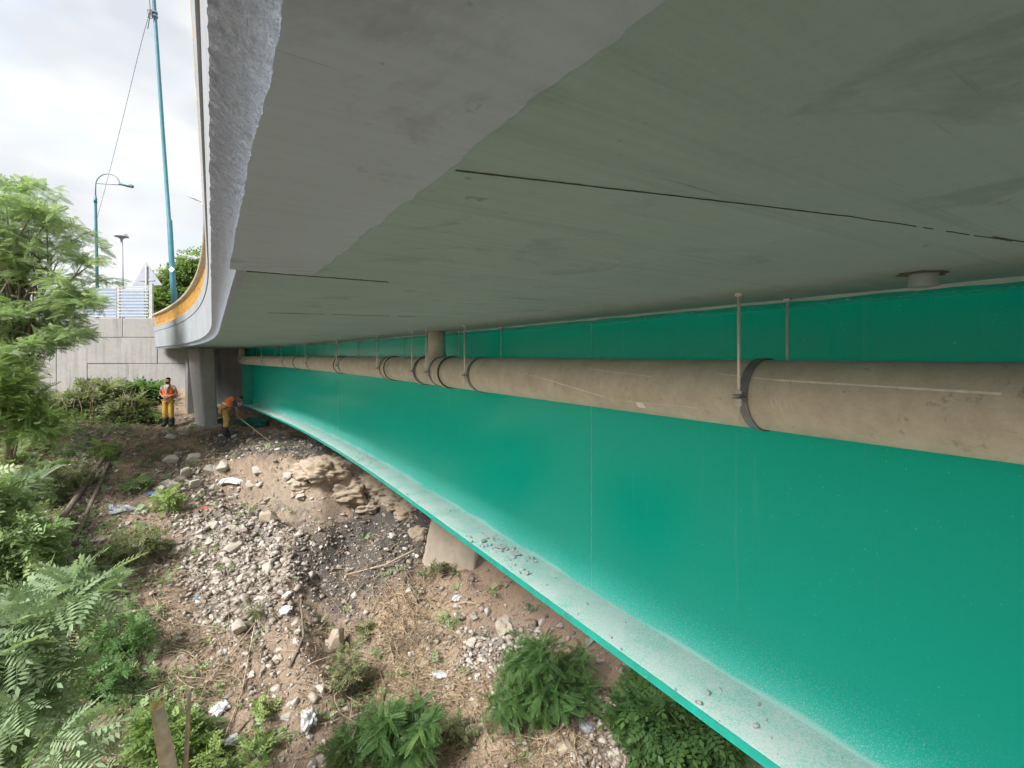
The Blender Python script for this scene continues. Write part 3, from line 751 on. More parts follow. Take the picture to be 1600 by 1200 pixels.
wr = []
for i in range(26): wr.append(P(236 + random.uniform(-6, 5), 22 + random.uniform(-8, 8), YT - .13 + random.uniform(-.05, .02)))
child('wire_coil', tube(wr, .012, 5), M['wire'], tpz, True)
for q in (20, 26): child('clamp_band', tube([P(242 + (q - 20) * .07, q + 1.5, YT), P(242 + (q - 20) * .07, q - 1.5, YT)], .115, 14), M['lampgrey'], tpz, True)
child('down_lead', tube([P(234, -60, YT - .15), P(233, -10, YT - .18), P(235, 20, YT - .14), P(231, 45, YT - .14)], .016, 6), M['wire'], tpz, True)
cab = []
for s in np.linspace(0, 1, 24):
    x = 231 + (143.5 - 231) * (s ** .92) ; y = 30 + (372 - 30) * s + 26 * math.sin(math.pi * s) * .5
    cab.append(P(x, y, YT - .14 + s * 14))
tag(link('overhead_cable', tube(cab, .011, 5), M['wire']), 'thin overhead cable sagging from the teal pole to the left', 'cable')

# ------------------------------------------------------------------ foliage builders
def join(meshes, smooth=True):
    V, Fc = [], []
    for me in meshes:
        b = len(V); V += [tuple(v.co) for v in me.vertices]; Fc += [[b + i for i in p.vertices] for p in me.polygons]; bpy.data.meshes.remove(me)
    return mesh(V, Fc, smooth)

def frond_t(n=9, L=.24, w=.055, droop=.22, term=True, spread=.55):
    V, Q = [], []
    def kite(p, d, l, ww):
        d = Vector(d).normalized(); s = d.cross(Vector((0, 0, 1))).normalized(); b = len(V)
        V.extend([p, p + d * l * .45 + s * ww + Vector((0, 0, -.02)), p + d * l + Vector((0, 0, -l * .18)), p + d * l * .45 - s * ww + Vector((0, 0, -.02))]); Q.append([b, b + 1, b + 2, b + 3])
    for i in range(n):
        s = (i + .9) / (n + .6); p = Vector((s, 0, -droop * s * s)); l = L * (.55 + .75 * math.sin(math.pi * (.1 + .8 * s)) * .6)
        for sd_ in (-1, 1): kite(p, (spread, sd_, .08), l, w)
    if term: kite(Vector((.97, 0, -droop * .94)), (1, 0, -.3), L, w)
    b = len(V); V.extend([Vector((0, -.007, 0)), Vector((0, .007, 0)), Vector((.55, .005, -droop * .3)), Vector((.55, -.005, -droop * .3)), Vector((1, .002, -droop)), Vector((1, -.002, -droop))])
    Q.append([b, b + 1, b + 2, b + 3]); Q.append([b + 3, b + 2, b + 4, b + 5])
    return np.array([tuple(v) for v in V]), np.array(Q)
T_LOCUST = frond_t(9, .21, .042, .28); T_FINE = frond_t(12, .19, .032, .35); T_ASH = frond_t(7, .34, .062, .3, True, .5)
T_BROAD = frond_t(3, .46, .13, .25); T_OVAL = frond_t(4, .40, .12, .2); T_GRASS = None

def place(T, pos, dirs, scale, tint, roll=.5):
    tv, tq = T; N = len(pos)
    x = dirs / np.linalg.norm(dirs, axis=1, keepdims=True)
    up = np.tile(np.array([0, 0, 1.]), (N, 1)) + rng.normal(0, roll, (N, 3))
    z = up - x * (up * x).sum(1, keepdims=True); z /= np.linalg.norm(z, axis=1, keepdims=True) + 1e-9
    y = np.cross(z, x)
    M3 = np.stack([x, y, z], 1)                                     # rows
    V = np.einsum('vk,nkj->nvj', tv, M3) * scale[:, None, None] + pos[:, None, :]
    Q = tq[None] + (np.arange(N) * len(tv))[:, None, None]
    return V.reshape(-1, 3), Q.reshape(-1, 4), np.repeat(tint, len(tv))

def crown_mesh(T, ells, ncl, nf, cr, fl, up=.15, tint0=.45, tvar=.22, shell=.45, flat=.6):
    """clusters of fronds through a set of ellipsoids"""
    w = np.array([e[3] * e[4] * e[5] for e in ells]) ** .7; w /= w.sum()
    P_, D_, S_, T_ = [], [], [], []; cent = []
    for i in range(ncl):
        e = ells[rng.choice(len(ells), p=w)]
        d = rng.normal(0, 1, 3); d /= np.linalg.norm(d); r = rng.random() ** shell
        c = np.array(e[:3]) + d * r * np.array(e[3:6]); cent.append(c)
        base = d * .8 + np.array([0, 0, up]); tt = tint0 + tvar * rng.normal() * .6 + .12 * d[2]
        k = max(2, int(nf * (.7 + .6 * rng.random())))
        dd = base[None] * .6 + rng.normal(0, .75, (k, 3)); dd[:, 2] *= flat
        P_.append(c[None] + rng.normal(0, cr, (k, 3)) * .5); D_.append(dd); S_.append(fl * (.65 + .6 * rng.random(k))); T_.append(np.clip(tt + rng.normal(0, tvar * .5, k), 0, 1))
    V, Q, t_ = place(T, np.concatenate(P_), np.concatenate(D_), np.concatenate(S_), np.concatenate(T_))
    return quads(V, Q, t_), cent

def limbs(base, top, cent, r0, nl, n=7, wob=.12):
    base, top = Vector(base), Vector(top); ms = []
    pts = [base + (top - base) * s + Vector((noise.noise((s * 3, base.x, 1)), noise.noise((s * 3, base.y, 5)), 0)) * wob * (s > 0) for s in np.linspace(0, 1, 7)]
    ms.append(tube(pts, [r0 * (1.15 - .6 * s) for s in np.linspace(0, 1, 7)], n + 2))
    for i in range(min(nl, len(cent))):
        c = Vector(cent[int(i * len(cent) / nl)]); s = .35 + .6 * random.random(); a = base + (top - base) * s
        j = pts[min(6, int(round(s * 6)))]; a = j
        mid = (a + c) / 2 + Vector((random.uniform(-1, 1), random.uniform(-1, 1), .5)) * (c - a).length * .1
        ms.append(tube([a, mid, c], [r0 * .42, r0 * .26, r0 * .08], n - 2, cap=False))
    return join(ms)

def plant(name, label, cat, base, T, mat, ells, ncl, nf, cr, fl, trunk=.03, nl=14, bark='bark', top=None, part=('trunk', 'crown'), group=None, **kw):
    o = empty(name, base, label, cat, group)
    cm, cent = crown_mesh(T, ells, ncl, nf, cr, fl, **kw)
    e0 = ells[0]
    tp_ = Vector(top) if top is not None else Vector((e0[0], e0[1], e0[2]))
    child(part[0], limbs(base, tp_, cent, trunk, nl), M[bark], o, True)
    child(part[1], cm, M[mat], o, True)
    return o
def E(px, py, Y, rx, rz, ry=None):
    """ellipsoid centred in direction (px,py) at depth Y; rx, rz in view units"""
    c = P(px, py, Y); return (c.x, c.y, c.z, rx / F * Y, (ry if ry else rx) / F * Y, rz / F * Y)

# ------------------------------------------------------------------ trees
b0 = G(16, 655, 8, 20)
Yt = 13.0
b0 = Vector(((16 - CX) / F * Yt, Yt, ground((16 - CX) / F * Yt, Yt)))
def crown_edge(y): return float(np.interp(y, [272, 290, 330, 365, 385, 402, 432, 460, 490, 520, 560, 605], [45, 85, 112, 140, 190, 205, 190, 175, 145, 138, 98, 65]))
tr_ = random.Random(5); lay_e = [E(10, 440, Yt, 60, 90)]
for k in range(96):
    y = tr_.uniform(285, 600); xm = crown_edge(y); rx = tr_.uniform(22, 42); x = xm - rx - (xm + 60) * tr_.random() ** 1.35
    lay_e.append(E(x, y, Yt + tr_.uniform(-1.3, 1.3), rx, tr_.uniform(6, 12), rx))
plant('locust_tree', 'large feathery green locust tree at the left edge in front of the wall', 'tree', b0, T_LOCUST, 'leaf', lay_e,
      1050, 11, .12, .31, .10, 70, top=P(30, 380, Yt), tint0=.55, shell=.6, up=.0, flat=.35)
plant('background_tree', 'leafy green tree behind the triangular sign and railing', 'tree', (P(285, 470, 32).x, 32, 1.2), T_BROAD, 'leafbright',
      [E(285, 448, 32, 24, 36), E(262, 455, 32, 18, 26), E(298, 415, 32, 10, 22), E(250, 478, 31, 12, 20)], 240, 9, .3, .5, .12, 16, top=P(283, 430, 32), tint0=.55)
plant('leaning_bush', 'light green bushy sapling at the left edge under the locust tree', 'bush', G(25, 720, 6, 14), T_FINE, 'leafbright',
      [E(20, 630, 11.2, 42, 55), E(60, 660, 11.2, 28, 30), E(-20, 620, 11, 40, 70)], 190, 9, .10, .34, .025, 12, tint0=.45)
plant('dark_bush', 'dense dark green bush at the left edge half way down the slope', 'bush', G(10, 900, 5, 12), T_BROAD, 'leaf',
      [E(15, 850, 9.0, 60, 55), E(-30, 820, 9.0, 60, 90), E(50, 880, 9.0, 30, 30)], 330, 9, .08, .22, .02, 12, tint0=.4)
plant('bluish_sapling', 'bluish green feathery sapling right above the dark bush at left', 'sapling', G(30, 830, 6, 14), T_FINE, 'leafpale',
      [E(25, 770, 10.4, 34, 30), E(0, 790, 10.2, 30, 30)], 80, 8, .08, .34, .018, 10, tint0=.3)
# foreground ash reaching up from below the left corner
ab = Vector((-4.9, 4.6, ground(-4.9, 4.6)))
plant('ash_sapling', 'pale green ash sapling with long leaflets in the lower left corner', 'sapling', ab, T_ASH, 'leafpale',
      [E(40, 1010, 4.5, 75, 60), E(120, 925, 4.7, 48, 16), E(20, 1110, 4.3, 75, 60), E(130, 1110, 4.2, 34, 14), E(95, 1180, 4.0, 30, 26), E(-60, 1060, 4.3, 80, 120), E(60, 960, 4.6, 60, 24)],
      150, 8, .07, .27, .04, 22, bark='palebark', top=P(20, 1080, 4.5), tint0=.55, up=.05)

# ------------------------------------------------------------------ brambles in front of the wall
br = [(110, 645, 17.5, 42, 28, 'leafdusty', 'tangled dusty bramble bush left of the others in front of the wall'),
      (165, 622, 18.2, 40, 30, 'leafdusty', 'tall pale bramble with upright stalks against the wall joint'),
      (200, 642, 17.6, 24, 22, 'leafdusty', 'fresh green bramble at the right end of the bramble row'),
      (70, 655, 16.6, 36, 30, 'leafbright', 'light green bramble close to the locust trunk'),
      (120, 680, 16.4, 30, 18, 'leafdusty', 'low dry yellowing bramble at the foot of the row'),
      (225, 610, 19.4, 26, 10, 'leafdeep', 'low green weeds along the wall foot behind the standing worker')]
for i, (x, y, Y, rx, rz, mt, lb) in enumerate(br):
    c = P(x, y, Y); bz = ground(c.x, Y)
    o = plant('bramble_bush', lb, 'bush', (c.x, Y, bz), T_BROAD, mt, [E(x, y, Y, rx, rz), E(x - rx * .5, y + rz * .5, Y - .3, rx * .6, rz * .6), E(x + rx * .5, y + rz * .45, Y - .2, rx * .6, rz * .6)], 150, 8, .10, .30, .02, 14, tint0=.45, part=('stem', 'foliage'), group='brambles before the wall')
    ms = []
    for k in range(9):
        bx = c.x + random.uniform(-1, 1) * rx / F * Y; by = Y - random.uniform(0, .6); h = random.uniform(.7, 1.5) * (1 if i != 5 else .3)
        g = ground(bx, by); ms.append(tube([(bx, by, g), (bx + random.uniform(-.1, .1), by, g + h * .5), (bx + random.uniform(-.25, .25), by, g + h)], [.014, .011, .005], 5))
    child('dry_stalk', join(ms), M['stick'], o, True)

# ------------------------------------------------------------------ shrubs on the slope
def shrub(name, label, px, py, rx, rz, T, mat, ncl, nf, fl, tint=.4, cr=.06, lobes=5, Y=None, base_py=None):
    g = G(px, base_py or (py + rz * .8))
    if 'weed' in name or 'creep' in name: ncl = int(ncl * .5); rx *= 1.2; rz *= .85; tint = min(.8, tint + .15); lobes = 7; fl *= .9
    Yc = Y or g.y
    r = random.Random(px)
    el = [E(px, py, Yc, rx * .62, rz * .62)]
    if 'feath' in name: el = [E(px, py, Yc, rx * .5, rz * .5)]; lobes = 8
    for k in range(lobes):
        if 'feath' in name:
            a = 2 * math.pi * k / lobes + r.random() * .6; q = r.uniform(.45, .85); w_ = r.uniform(.22, .42); el.append(E(px + rx * q * math.cos(a), py + rz * q * math.sin(a), Yc + r.uniform(-.3, .3), rx * w_, rz * w_)); continue
        a = 2 * math.pi * k / lobes + r.random(); el.append(E(px + rx * .55 * math.cos(a), py + rz * .55 * math.sin(a), Yc + r.uniform(-.2, .3), rx * .42, rz * .42))
    return plant(name, label, 'shrub', (g.x, g.y, g.z - .02), T, mat, el, ncl, nf, cr, fl, .022, 14, part=('stem', 'foliage'), tint0=tint)
shrub('feathery_shrub', 'round feathery green shrub next to the girder on bare brown soil', 850, 1062, 88, 70, T_FINE, 'leafdeep', 250, 9, .22, .5)
shrub('feathery_shrub', 'feathery green shrub at the bottom edge between two bare patches', 615, 1155, 74, 62, T_FINE, 'leafdeep', 230, 9, .22, .5)
shrub('broadleaf_shrub', 'dark broad leaved shrub at the bottom directly under the girder flange', 1060, 1135, 105, 62, T_OVAL, 'leafdeep', 300, 7, .26, .4)
shrub('broadleaf_shrub', 'dark broad leaved shrub tucked under the girder, uppermost of that pair', 1020, 1085, 46, 40, T_OVAL, 'leafdeep', 90, 7, .22, .55)
shrub('broadleaf_shrub', 'greyish broad leaved shrub left of the bottom feathery shrub', 560, 1180, 36, 40, T_OVAL, 'leafdusty', 80, 7, .22, .3)
shrub('low_shrub', 'bright green low shrub behind the broken trunk', 262, 1150, 60, 50, T_BROAD, 'leafbright', 110, 8, .15, .45)
shrub('low_shrub', 'small bright green weed clump at the very bottom near the thin poles', 318, 1170, 26, 26, T_BROAD, 'leafbright', 36, 7, .13, .6)
shrub('creeping_plant', 'trailing green creeper down the middle of the slope', 545, 1050, 20, 48, T_BROAD, 'leafdusty', 100, 7, .13, .45)
shrub('creeping_plant', 'small green creeper above the trailing one beside the dark gully', 572, 985, 16, 14, T_BROAD, 'leafdusty', 30, 7, .14, .5)
shrub('yellowish_weed', 'tall yellowish green weed standing in the white rubble', 264, 782, 15, 30, T_BROAD, 'leafbright', 55, 7, .20, .7)
shrub('small_weed', 'small green tuft right of the two logs', 212, 755, 20, 10, T_BROAD, 'leaf', 40, 7, .18, .5)
shrub('small_weed', 'pale green weed by the upper ends of the two logs', 165, 702, 14, 18, T_BROAD, 'leafbright', 34, 7, .2, .75)
shrub('small_weed', 'bushy weed beside the standing worker', 240, 648, 16, 12, T_BROAD, 'leaf', 40, 7, .22, .5)
shrub('small_weed', 'leafy weed patch below the grey sheet', 215, 850, 40, 26, T_BROAD, 'leafdusty', 90, 7, .17, .45)
shrub('small_weed', 'dark green weed patch left of the rubble slope', 185, 985, 46, 50, T_BROAD, 'leafdeep', 150, 7, .14, .35)
shrub('small_weed', 'low dark weed patch above the lower left corner leaves', 150, 1060, 46, 40, T_BROAD, 'leafdeep', 130, 7, .15, .35)
shrub('small_weed', 'grassy tuft in the middle of the rubble', 398, 952, 14, 12, T_FINE, 'leafdusty', 20, 7, .22, .3)
shrub('small_weed', 'small green weed low on the slope right of the thin poles', 412, 1105, 14, 20, T_BROAD, 'leafbright', 34, 7, .13, .6)
shrub('small_weed', 'sprawling weed patch at the bottom right of the thin poles', 395, 1175, 40, 24, T_BROAD, 'leafbright', 80, 7, .13, .5)
shrub('small_weed', 'dusty weed beside the concrete block', 690, 892, 22, 9, T_BROAD, 'leafdusty', 30, 7, .15, .35)
shrub('small_weed', 'little weed at the bottom between the two feathery shrubs', 712, 1140, 18, 20, T_BROAD, 'leafdusty', 34, 7, .13, .35)
shrub('small_weed', 'two leaved weed in the brown soil above the round shrub', 708, 970, 14, 14, T_BROAD, 'leaf', 20, 7, .13, .4)
shrub('small_weed', 'weed tuft under the two logs', 120, 745, 26, 18, T_BROAD, 'leafdusty', 60, 7, .18, .4)
shrub('small_weed', 'green weed patch left of the two logs', 70, 760, 26, 30, T_BROAD, 'leafdusty', 80, 7, .2, .4)

# ------------------------------------------------------------------ ground litter that nobody could count
def pick(n, f, y0=5.6, y1=19.2, xr=None):
    out = []; tries = 0
    while len(out) < n and tries < n * 40:
        tries += 1
        Y = y0 + (y1 - y0) * random.random() ** 1.0
        X = random.uniform(-1.09 * Y, .55 * Y if Y < 10 else .1 * Y)
        z = base_ground(X, Y); w = f(X, Y, z)
        if random.random() < w: out.append((X, Y, ground(X, Y)))
    return out
pb = pick(22000, lambda X, Y, z: .28 + 1.0 * zone('gravel', X, Y, z) + .12 * zone('soil', X, Y, z) + .2 * zone('ash', X, Y, z))
it, tn = [], []
for p in pb:
    s = .02 + .05 * random.random() ** 2.2 + (.06 * random.random() if random.random() < .1 else 0)
    it.append(((p[0], p[1], p[2] + s * .06), s * 1.35, [random.random() * 6 for _ in range(3)], random.randrange(6))); tn.append(min(1, max(0, random.gauss(.42, .24))))
tag(link('gravel', scatter_hulls(it, tn), M['pebble']), 'loose pebbles and small broken stones strewn over the slope', 'gravel', kind='stuff')

rb = pick(5200, lambda X, Y, z: .02 + 1.1 * zone('gravel', X, Y, z) + .10 * zone('ash', X, Y, z) + .05 * zone('clay', X, Y, z))
it, tn = [], []
for p in rb:
    s = .07 + .12 * random.random() ** 2.5
    it.append(((p[0], p[1], p[2] - s * .02), s * 1.3, [random.uniform(-.5, .5), random.uniform(-.5, .5), random.random() * 6.28], random.randrange(6))); tn.append(min(1, max(0, random.gauss(.5, .2))))
tag(link('small_rubble', scatter_hulls(it, tn), M['pebble']), 'dusty broken rubble half buried over the whole slope', 'rubble', kind='stuff')

def blades(pts, lmin, lmax, w, lift, flat):
    N = len(pts); p = np.array(pts); a = rng.random(N) * 6.283; L = lmin + (lmax - lmin) * rng.random(N)
    d = np.stack([np.cos(a), np.sin(a), lift * rng.random(N)], 1); s = np.stack([-np.sin(a), np.cos(a), rng.normal(0, .3, N)], 1) * w
    bend_ = rng.normal(0, .18, (N, 3)); bend_[:, 2] = -abs(bend_[:, 2]) * flat
    V = np.zeros((N, 8, 3))
    for i, q in enumerate((0, .35, .7, 1.)):
        c = p + d * (L * q)[:, None] + bend_ * (L * q * q)[:, None] + np.array([0, 0, .012]); ww = s * (1 - .75 * q)
        V[:, 2 * i] = c - ww; V[:, 2 * i + 1] = c + ww
    tq = np.array([[0, 1, 3, 2], [2, 3, 5, 4], [4, 5, 7, 6]]); Q = tq[None] + (np.arange(N) * 8)[:, None, None]
    return quads(V.reshape(-1, 3), Q.reshape(-1, 4), np.repeat(np.clip(rng.normal(.5, .32, N), 0, 1), 8))
st = pick(19000, lambda X, Y, z: .10 + .95 * zone('straw', X, Y, z) - .6 * zone('soil', X, Y, z) - .5 * zone('clay', X, Y, z))
tag(link('dry_straw', blades(st, .10, .6, .006, .35, .3), M['dryleaf']), 'dry straw and thin dead stems matted over the slope', 'straw', kind='stuff')
dl_ = pick(16000, lambda X, Y, z: .5 - .35 * zone('soil', X, Y, z))
N = len(dl_); pp = np.array(dl_) + np.array([0, 0, .015]); dd = rng.normal(0, 1, (N, 3)); dd[:, 2] *= .35
V, Q, t_ = place((np.array([(0, 0, 0), (.45, .22, .05), (1, 0, 0), (.45, -.22, .05)]), np.array([[0, 1, 2, 3]])), pp, dd, .03 + .06 * rng.random(N), np.clip(rng.normal(.5, .28, N), 0, 1))
tag(link('leaf_litter', quads(V, Q, t_), M['dryleaf']), 'scattered dry leaf litter over the slope', 'leaf litter', kind='stuff')
gc = pick(1500, lambda X, Y, z: .03 + .95 * zone('moss', X, Y, z))
N = len(gc); P_ = np.repeat(np.array(gc), 4, 0) + rng.normal(0, .05, (N * 4, 3)) * np.array([1, 1, .3]) + np.array([0, 0, .03]); dd = rng.normal(0, 1, (N * 4, 3)); dd[:, 2] = abs(dd[:, 2]) * .7 + .2
V, Q, t_ = place(T_BROAD, P_, dd, .07 + .12 * rng.random(N * 4), np.clip(rng.normal(.4, .25, N * 4), 0, 1))
tag(link('ground_cover', quads(V, Q, t_), M['leaf']), 'low green weeds growing through the litter on the slope', 'weeds', kind='stuff')
# trailing dead vines in the hollow
ms = []
for k in range(150):
    c = random.choice([(640, 950), (660, 980), (600, 930), (300, 1080), (700, 1100), (620, 1080), (180, 950), (330, 1010), (860, 1160)]); g = G(c[0] + random.gauss(0, 40), c[1] + random.gauss(0, 28))
    a = random.random() * 6.28; L = random.uniform(.5, 1.3); pts = []
    for s in np.linspace(-.5, .5, 6):
        x = g.x + math.cos(a + s) * L * s; y = g.y + math.sin(a + s) * L * s; pts.append((x, y, ground(x, y) + .02 + .12 * (1 - 4 * s * s) * random.random()))
    ms.append(tube(pts, .0055, 4, cap=False))
tag(link('dead_vines', join(ms), M['stick']), 'tangle of thin dead vines lying over the slope', 'vines', kind='stuff')

# ------------------------------------------------------------------ stones one can pick apart
protos = [hull_mesh(200 + i, random.choice([12, 14, 16]), (1, random.uniform(.65, .95), random.uniform(.4, .7))) for i in range(9)]
for me in protos: me.materials.append(M['stone'])
heap = [(285, 745, 22, 18, 9, 20, 30, 'pale stone in the upper left heap under the standing worker'), (310, 765, 24, 20, 9, 18, 30, 'light grey stone at the left foot of the burnt heap'), (395, 765, 50, 14, 12, 14, 26, 'sooty stone on the burnt heap below the pier'),
        (340, 840, 45, 32, 34, 10, 20, 'pale chunk in the upper part of the white rubble stream'), (375, 880, 46, 40, 34, 10, 22, 'grey white chunk in the middle of the rubble stream'), (330, 950, 40, 50, 24, 9, 20, 'pale chunk along the left side of the lower rubble stream'), (400, 1010, 45, 60, 22, 10, 22, 'beige chunk strewn in the lower rubble stream'),
        (265, 655, 40, 12, 10, 9, 16, 'small stone around the feet of the standing worker'), (130, 700, 60, 22, 10, 8, 14, 'small pale stone in the dry straw above the logs'), (120, 830, 40, 30, 10, 9, 18, 'pale stone beside the lower ends of the logs'), (560, 900, 70, 60, 16, 8, 16, 'white stone scattered over the dark gully'),
        (790, 1000, 50, 34, 22, 10, 24, 'tan stone in the litter above the round shrub'), (700, 960, 40, 50, 8, 8, 16, 'loose stone on the brown slope below the concrete block'), (960, 1165, 60, 30, 12, 12, 24, 'tan stone at the bottom between shrubs under the girder'), (450, 1120, 50, 60, 16, 10, 24, 'stone around the long torn plastic bag'),
        (620, 830, 60, 30, 10, 9, 18, 'stone at the foot of the clay bank'), (350, 690, 60, 14, 8, 8, 14, 'small stone by the foot of the pier')]
ns = 0
for cx, cy, sx, sy, n, s0, s1, SL in heap:
    for k in range(n):
        g = G(cx + random.gauss(0, sx), cy + random.gauss(0, sy)); s = (s0 + (s1 - s0) * random.random() ** 2) / F * g.y
        o = bpy.data.objects.new('rubble_stone', random.choice(protos)); COL.objects.link(o)
        o.location = (g.x, g.y, g.z + s * .04); o.scale = (s, s, s); o.rotation_euler = (random.uniform(-.5, .5), random.uniform(-.5, .5), random.random() * 6.28)
        tag(o, SL, 'stone', SL.replace('stone', 'stones').replace('chunk', 'chunks')); ns += 1
def big_stone(px, py, w, h, lb, seed, mat='stone', name='boulder', sq=(1, .7, .6)):
    g = G(px, py); o = link(name, hull_mesh(seed, 17, (w / F * g.y, w * sq[1] / F * g.y, h / F * g.y)), M[mat]); o.location = (g.x, g.y, g.z + h * .2 / F * g.y); o.rotation_euler.z = seed * .7
    bevel_mod(o, .01, 1); tag(o, lb, 'stone')
big_stone(267, 722, 24, 20, 'pointed grey stone at the upper left of the rubble heap', 301)
big_stone(305, 722, 26, 26, 'tall pale stone slab standing in the rubble heap', 302, sq=(1, .5, .6))
big_stone(289, 745, 24, 24, 'rounded light grey stone in the middle of the rubble heap', 303)
big_stone(346, 735, 30, 24, 'broken grey slab near the burnt heap', 304)
big_stone(245, 792, 26, 16, 'flat brown grey stone right of the grey sheet', 305, 'rock')
big_stone(420, 815, 36, 26, 'brown wedge shaped rock beside the gully', 306, 'rock')
big_stone(365, 860, 34, 20, 'dark grey slab half buried in the white rubble', 307)
big_stone(418, 892, 26, 22, 'grey slab at the right edge of the white rubble', 308)
big_stone(372, 988, 30, 34, 'long greyish stone lower in the rubble stream', 309)
big_stone(885, 1172, 34, 22, 'tan stone at the bottom right of the litter', 310, 'rock')
big_stone(527, 1005, 34, 34, 'dark grey slab in the middle of the slope above the creeper', 311, 'rock')

# old concrete block under the girder
fb = G(705, 880, 6, 14)
bm = bmesh.new(); bmesh.ops.create_cube(bm, size=1); bmesh.ops.subdivide_edges(bm, edges=bm.edges[:], cuts=18, use_grid_fill=True)
for v in bm.verts:
    v.co = Vector((v.co.x * (1.2 - .18 * v.co.z), v.co.y * .9, v.co.z * 1.5))
    e_ = max(abs(v.co.x) / .6, 0) ** 6 * .03
    v.co += v.co.normalized() * (.035 * noise.fractal(v.co * 2.4, .7, 2.2, 5) - e_) + Vector((0, 0, .05 * noise.noise((v.co.x * 2, 4, 4)) * (v.co.z < -.5)))
me = bpy.data.meshes.new('m'); bm.to_mesh(me); bm.free(); me.shade_smooth()
o = link('concrete_block', me, M['footing']); o.location = (fb.x + .06, fb.y + .50, fb.z + .28); o.rotation_euler = (R(-14), R(5), R(-10))
tag(o, 'tan concrete footing block sticking out of the bank under the girder', 'concrete block')
# clods of the undercut bank
for i, (px, py, w, h, lb) in enumerate(((600, 760, 60, 46, 'largest brown clay clod hanging off the bank'), (640, 800, 44, 34, 'clay clod between the bank and the concrete block'), (545, 765, 70, 44, 'rounded sandy clay lump in the bank face'), (655, 840, 34, 30, 'lowest brown clod beside the concrete block'), (500, 735, 80, 40, 'long tan earth ledge at the upper left of the bank'), (622, 785, 50, 30, 'broad tan slab jutting out under the flange'), (575, 790, 50, 24, 'low tan lump at the foot of the clay bank'), (470, 760, 44, 30, 'leftmost tan lump of the clay bank'))):
    g = G(px, py, 6, 18); s = F / g.y
    bm = bmesh.new(); bmesh.ops.create_icosphere(bm, subdivisions=5, radius=.5)
    for v in bm.verts:
        n_ = noise.fractal(v.co * 3.1 + Vector((i * 9, 0, 0)), .62, 2.2, 7); v.co *= 1 + .42 * n_
        v.co.x *= w / s; v.co.y *= .6 * w / s; v.co.z *= h / s
    me = bpy.data.meshes.new('m'); bm.to_mesh(me); bm.free(); me.shade_smooth()
    o = link('clay_clod', me, M['rock']); o.location = (g.x, g.y + .1, g.z - .02); tag(o, lb, 'clod', 'clods of the cut bank')

# ------------------------------------------------------------------ logs, sticks, broken trunk
def lay(name, label, cat, pts, rpx, mat, group=None, lift=.0, n=8):
    w = []
    for (x, y) in pts: w.append(G(x, y))
    r = rpx / F * w[0].y
    q = []
    for i in range(len(w) - 1):
        for s in np.linspace(0, 1, 6)[:-1]: q.append(w[i].lerp(w[i + 1], s))
    q.append(w[-1])
    # rest on the highest bump below
    up = max(ground(p.x, p.y) - p.z for p in q)
    q = [p + Vector((random.uniform(-.01, .01), random.uniform(-.01, .01), max(0, up) * .8 + r * .7 + lift)) for p in q]
    o = link(name, tube(q, [r * (1.1 - .35 * i / len(q)) for i in range(len(q))], n), M[mat]); tag(o, label, cat, group); return o
lay('log', 'thick weathered log, left one of the pair on the slope', 'log', [(84, 842), (166, 720)], 4.6, 'log', lift=.05, n=12)
lay('log', 'thinner weathered log, right one of the pair on the slope', 'log', [(116, 856), (150, 775), (170, 728)], 3.3, 'log', lift=.03, n=12)
for lb, pts, r in (('long thin pale stick slanting through the lower rubble', [(350, 1160), (378, 1085), (412, 905)], 1.2), ('thin stick crossing the long pale one', [(230, 1190), (300, 1095), (410, 960)], 1.3),
               ('curved dark stick right of the rubble stream', [(452, 1048), (474, 1000), (470, 940)], 2.2), ('short curved pale stick left of the feathery bottom shrub', [(594, 1120), (602, 1075), (592, 1050)], 1.6),
               ('thin branch running from the concrete block to the left', [(650, 870), (600, 895), (540, 910)], 1.3), ('small pale stick above the round shrub', [(712, 948), (732, 942), (752, 950)], 1.8),
               ('bare twig left of the weed patch', [(40, 790), (62, 830), (80, 850)], 1.3), ('pale twig among dry straw at the far left', [(40, 920), (75, 885), (110, 855)], 1.2),
               ('dry twig leaning in the left weeds', [(120, 930), (118, 890), (100, 862)], 1.4), ('slim reddish twig above the broken trunk', [(214, 1066), (196, 1030), (182, 1000)], 1.1),
               ('dark rotten stick at the lower left', [(125, 1130), (108, 1075), (92, 1020)], 3.0), ('black plastic strip right of the thin poles', [(360, 1160), (385, 1130), (398, 1118)], 1.6)):
    lay('stick', lb, 'stick', pts, r, 'log' if 'dark' in lb or 'black' in lb else 'stick', 'sticks on the slope')
Yk = 5.0
bt = empty('broken_trunk', (P(262, 1300, Yk).x, Yk, ground(P(262, 1300, Yk).x, Yk)), 'pale snapped tree trunk standing at the bottom with a splintered tip', 'tree trunk')
tr = [(-3.42, Yk, ground(-3.42, Yk) - .05), P(275, 1330, Yk), P(262, 1190, Yk), P(254, 1150, Yk), P(246, 1105, Yk)]
child('trunk', tube(tr, [.10, .085, .075, .068, .058], 14), M['palebark'], bt, True)
V_, F_ = [], []; c0 = P(246, 1105, Yk); N = 18
for k in range(N):
    a = 2 * math.pi * k / N; h = .012 + (.085 * max(0, math.cos(a - 3.4)) ** 3 + .05 * max(0, math.cos(a - .2)) ** 4 + .02 * random.random()) * (1 if k % 2 else .45)
    V_ += [c0 + Vector((.057 * math.cos(a), .057 * math.sin(a), -.008)), c0 + Vector((.056 * math.cos(a), .056 * math.sin(a), h)), c0 + Vector((.03 * math.cos(a), .03 * math.sin(a), h * .25 - .005 + .015 * random.random()))]
for k in range(N):
    q = (k + 1) % N; F_ += [[3 * k, 3 * q, 3 * q + 1, 3 * k + 1], [3 * k + 1, 3 * q + 1, 3 * q + 2, 3 * k + 2]]
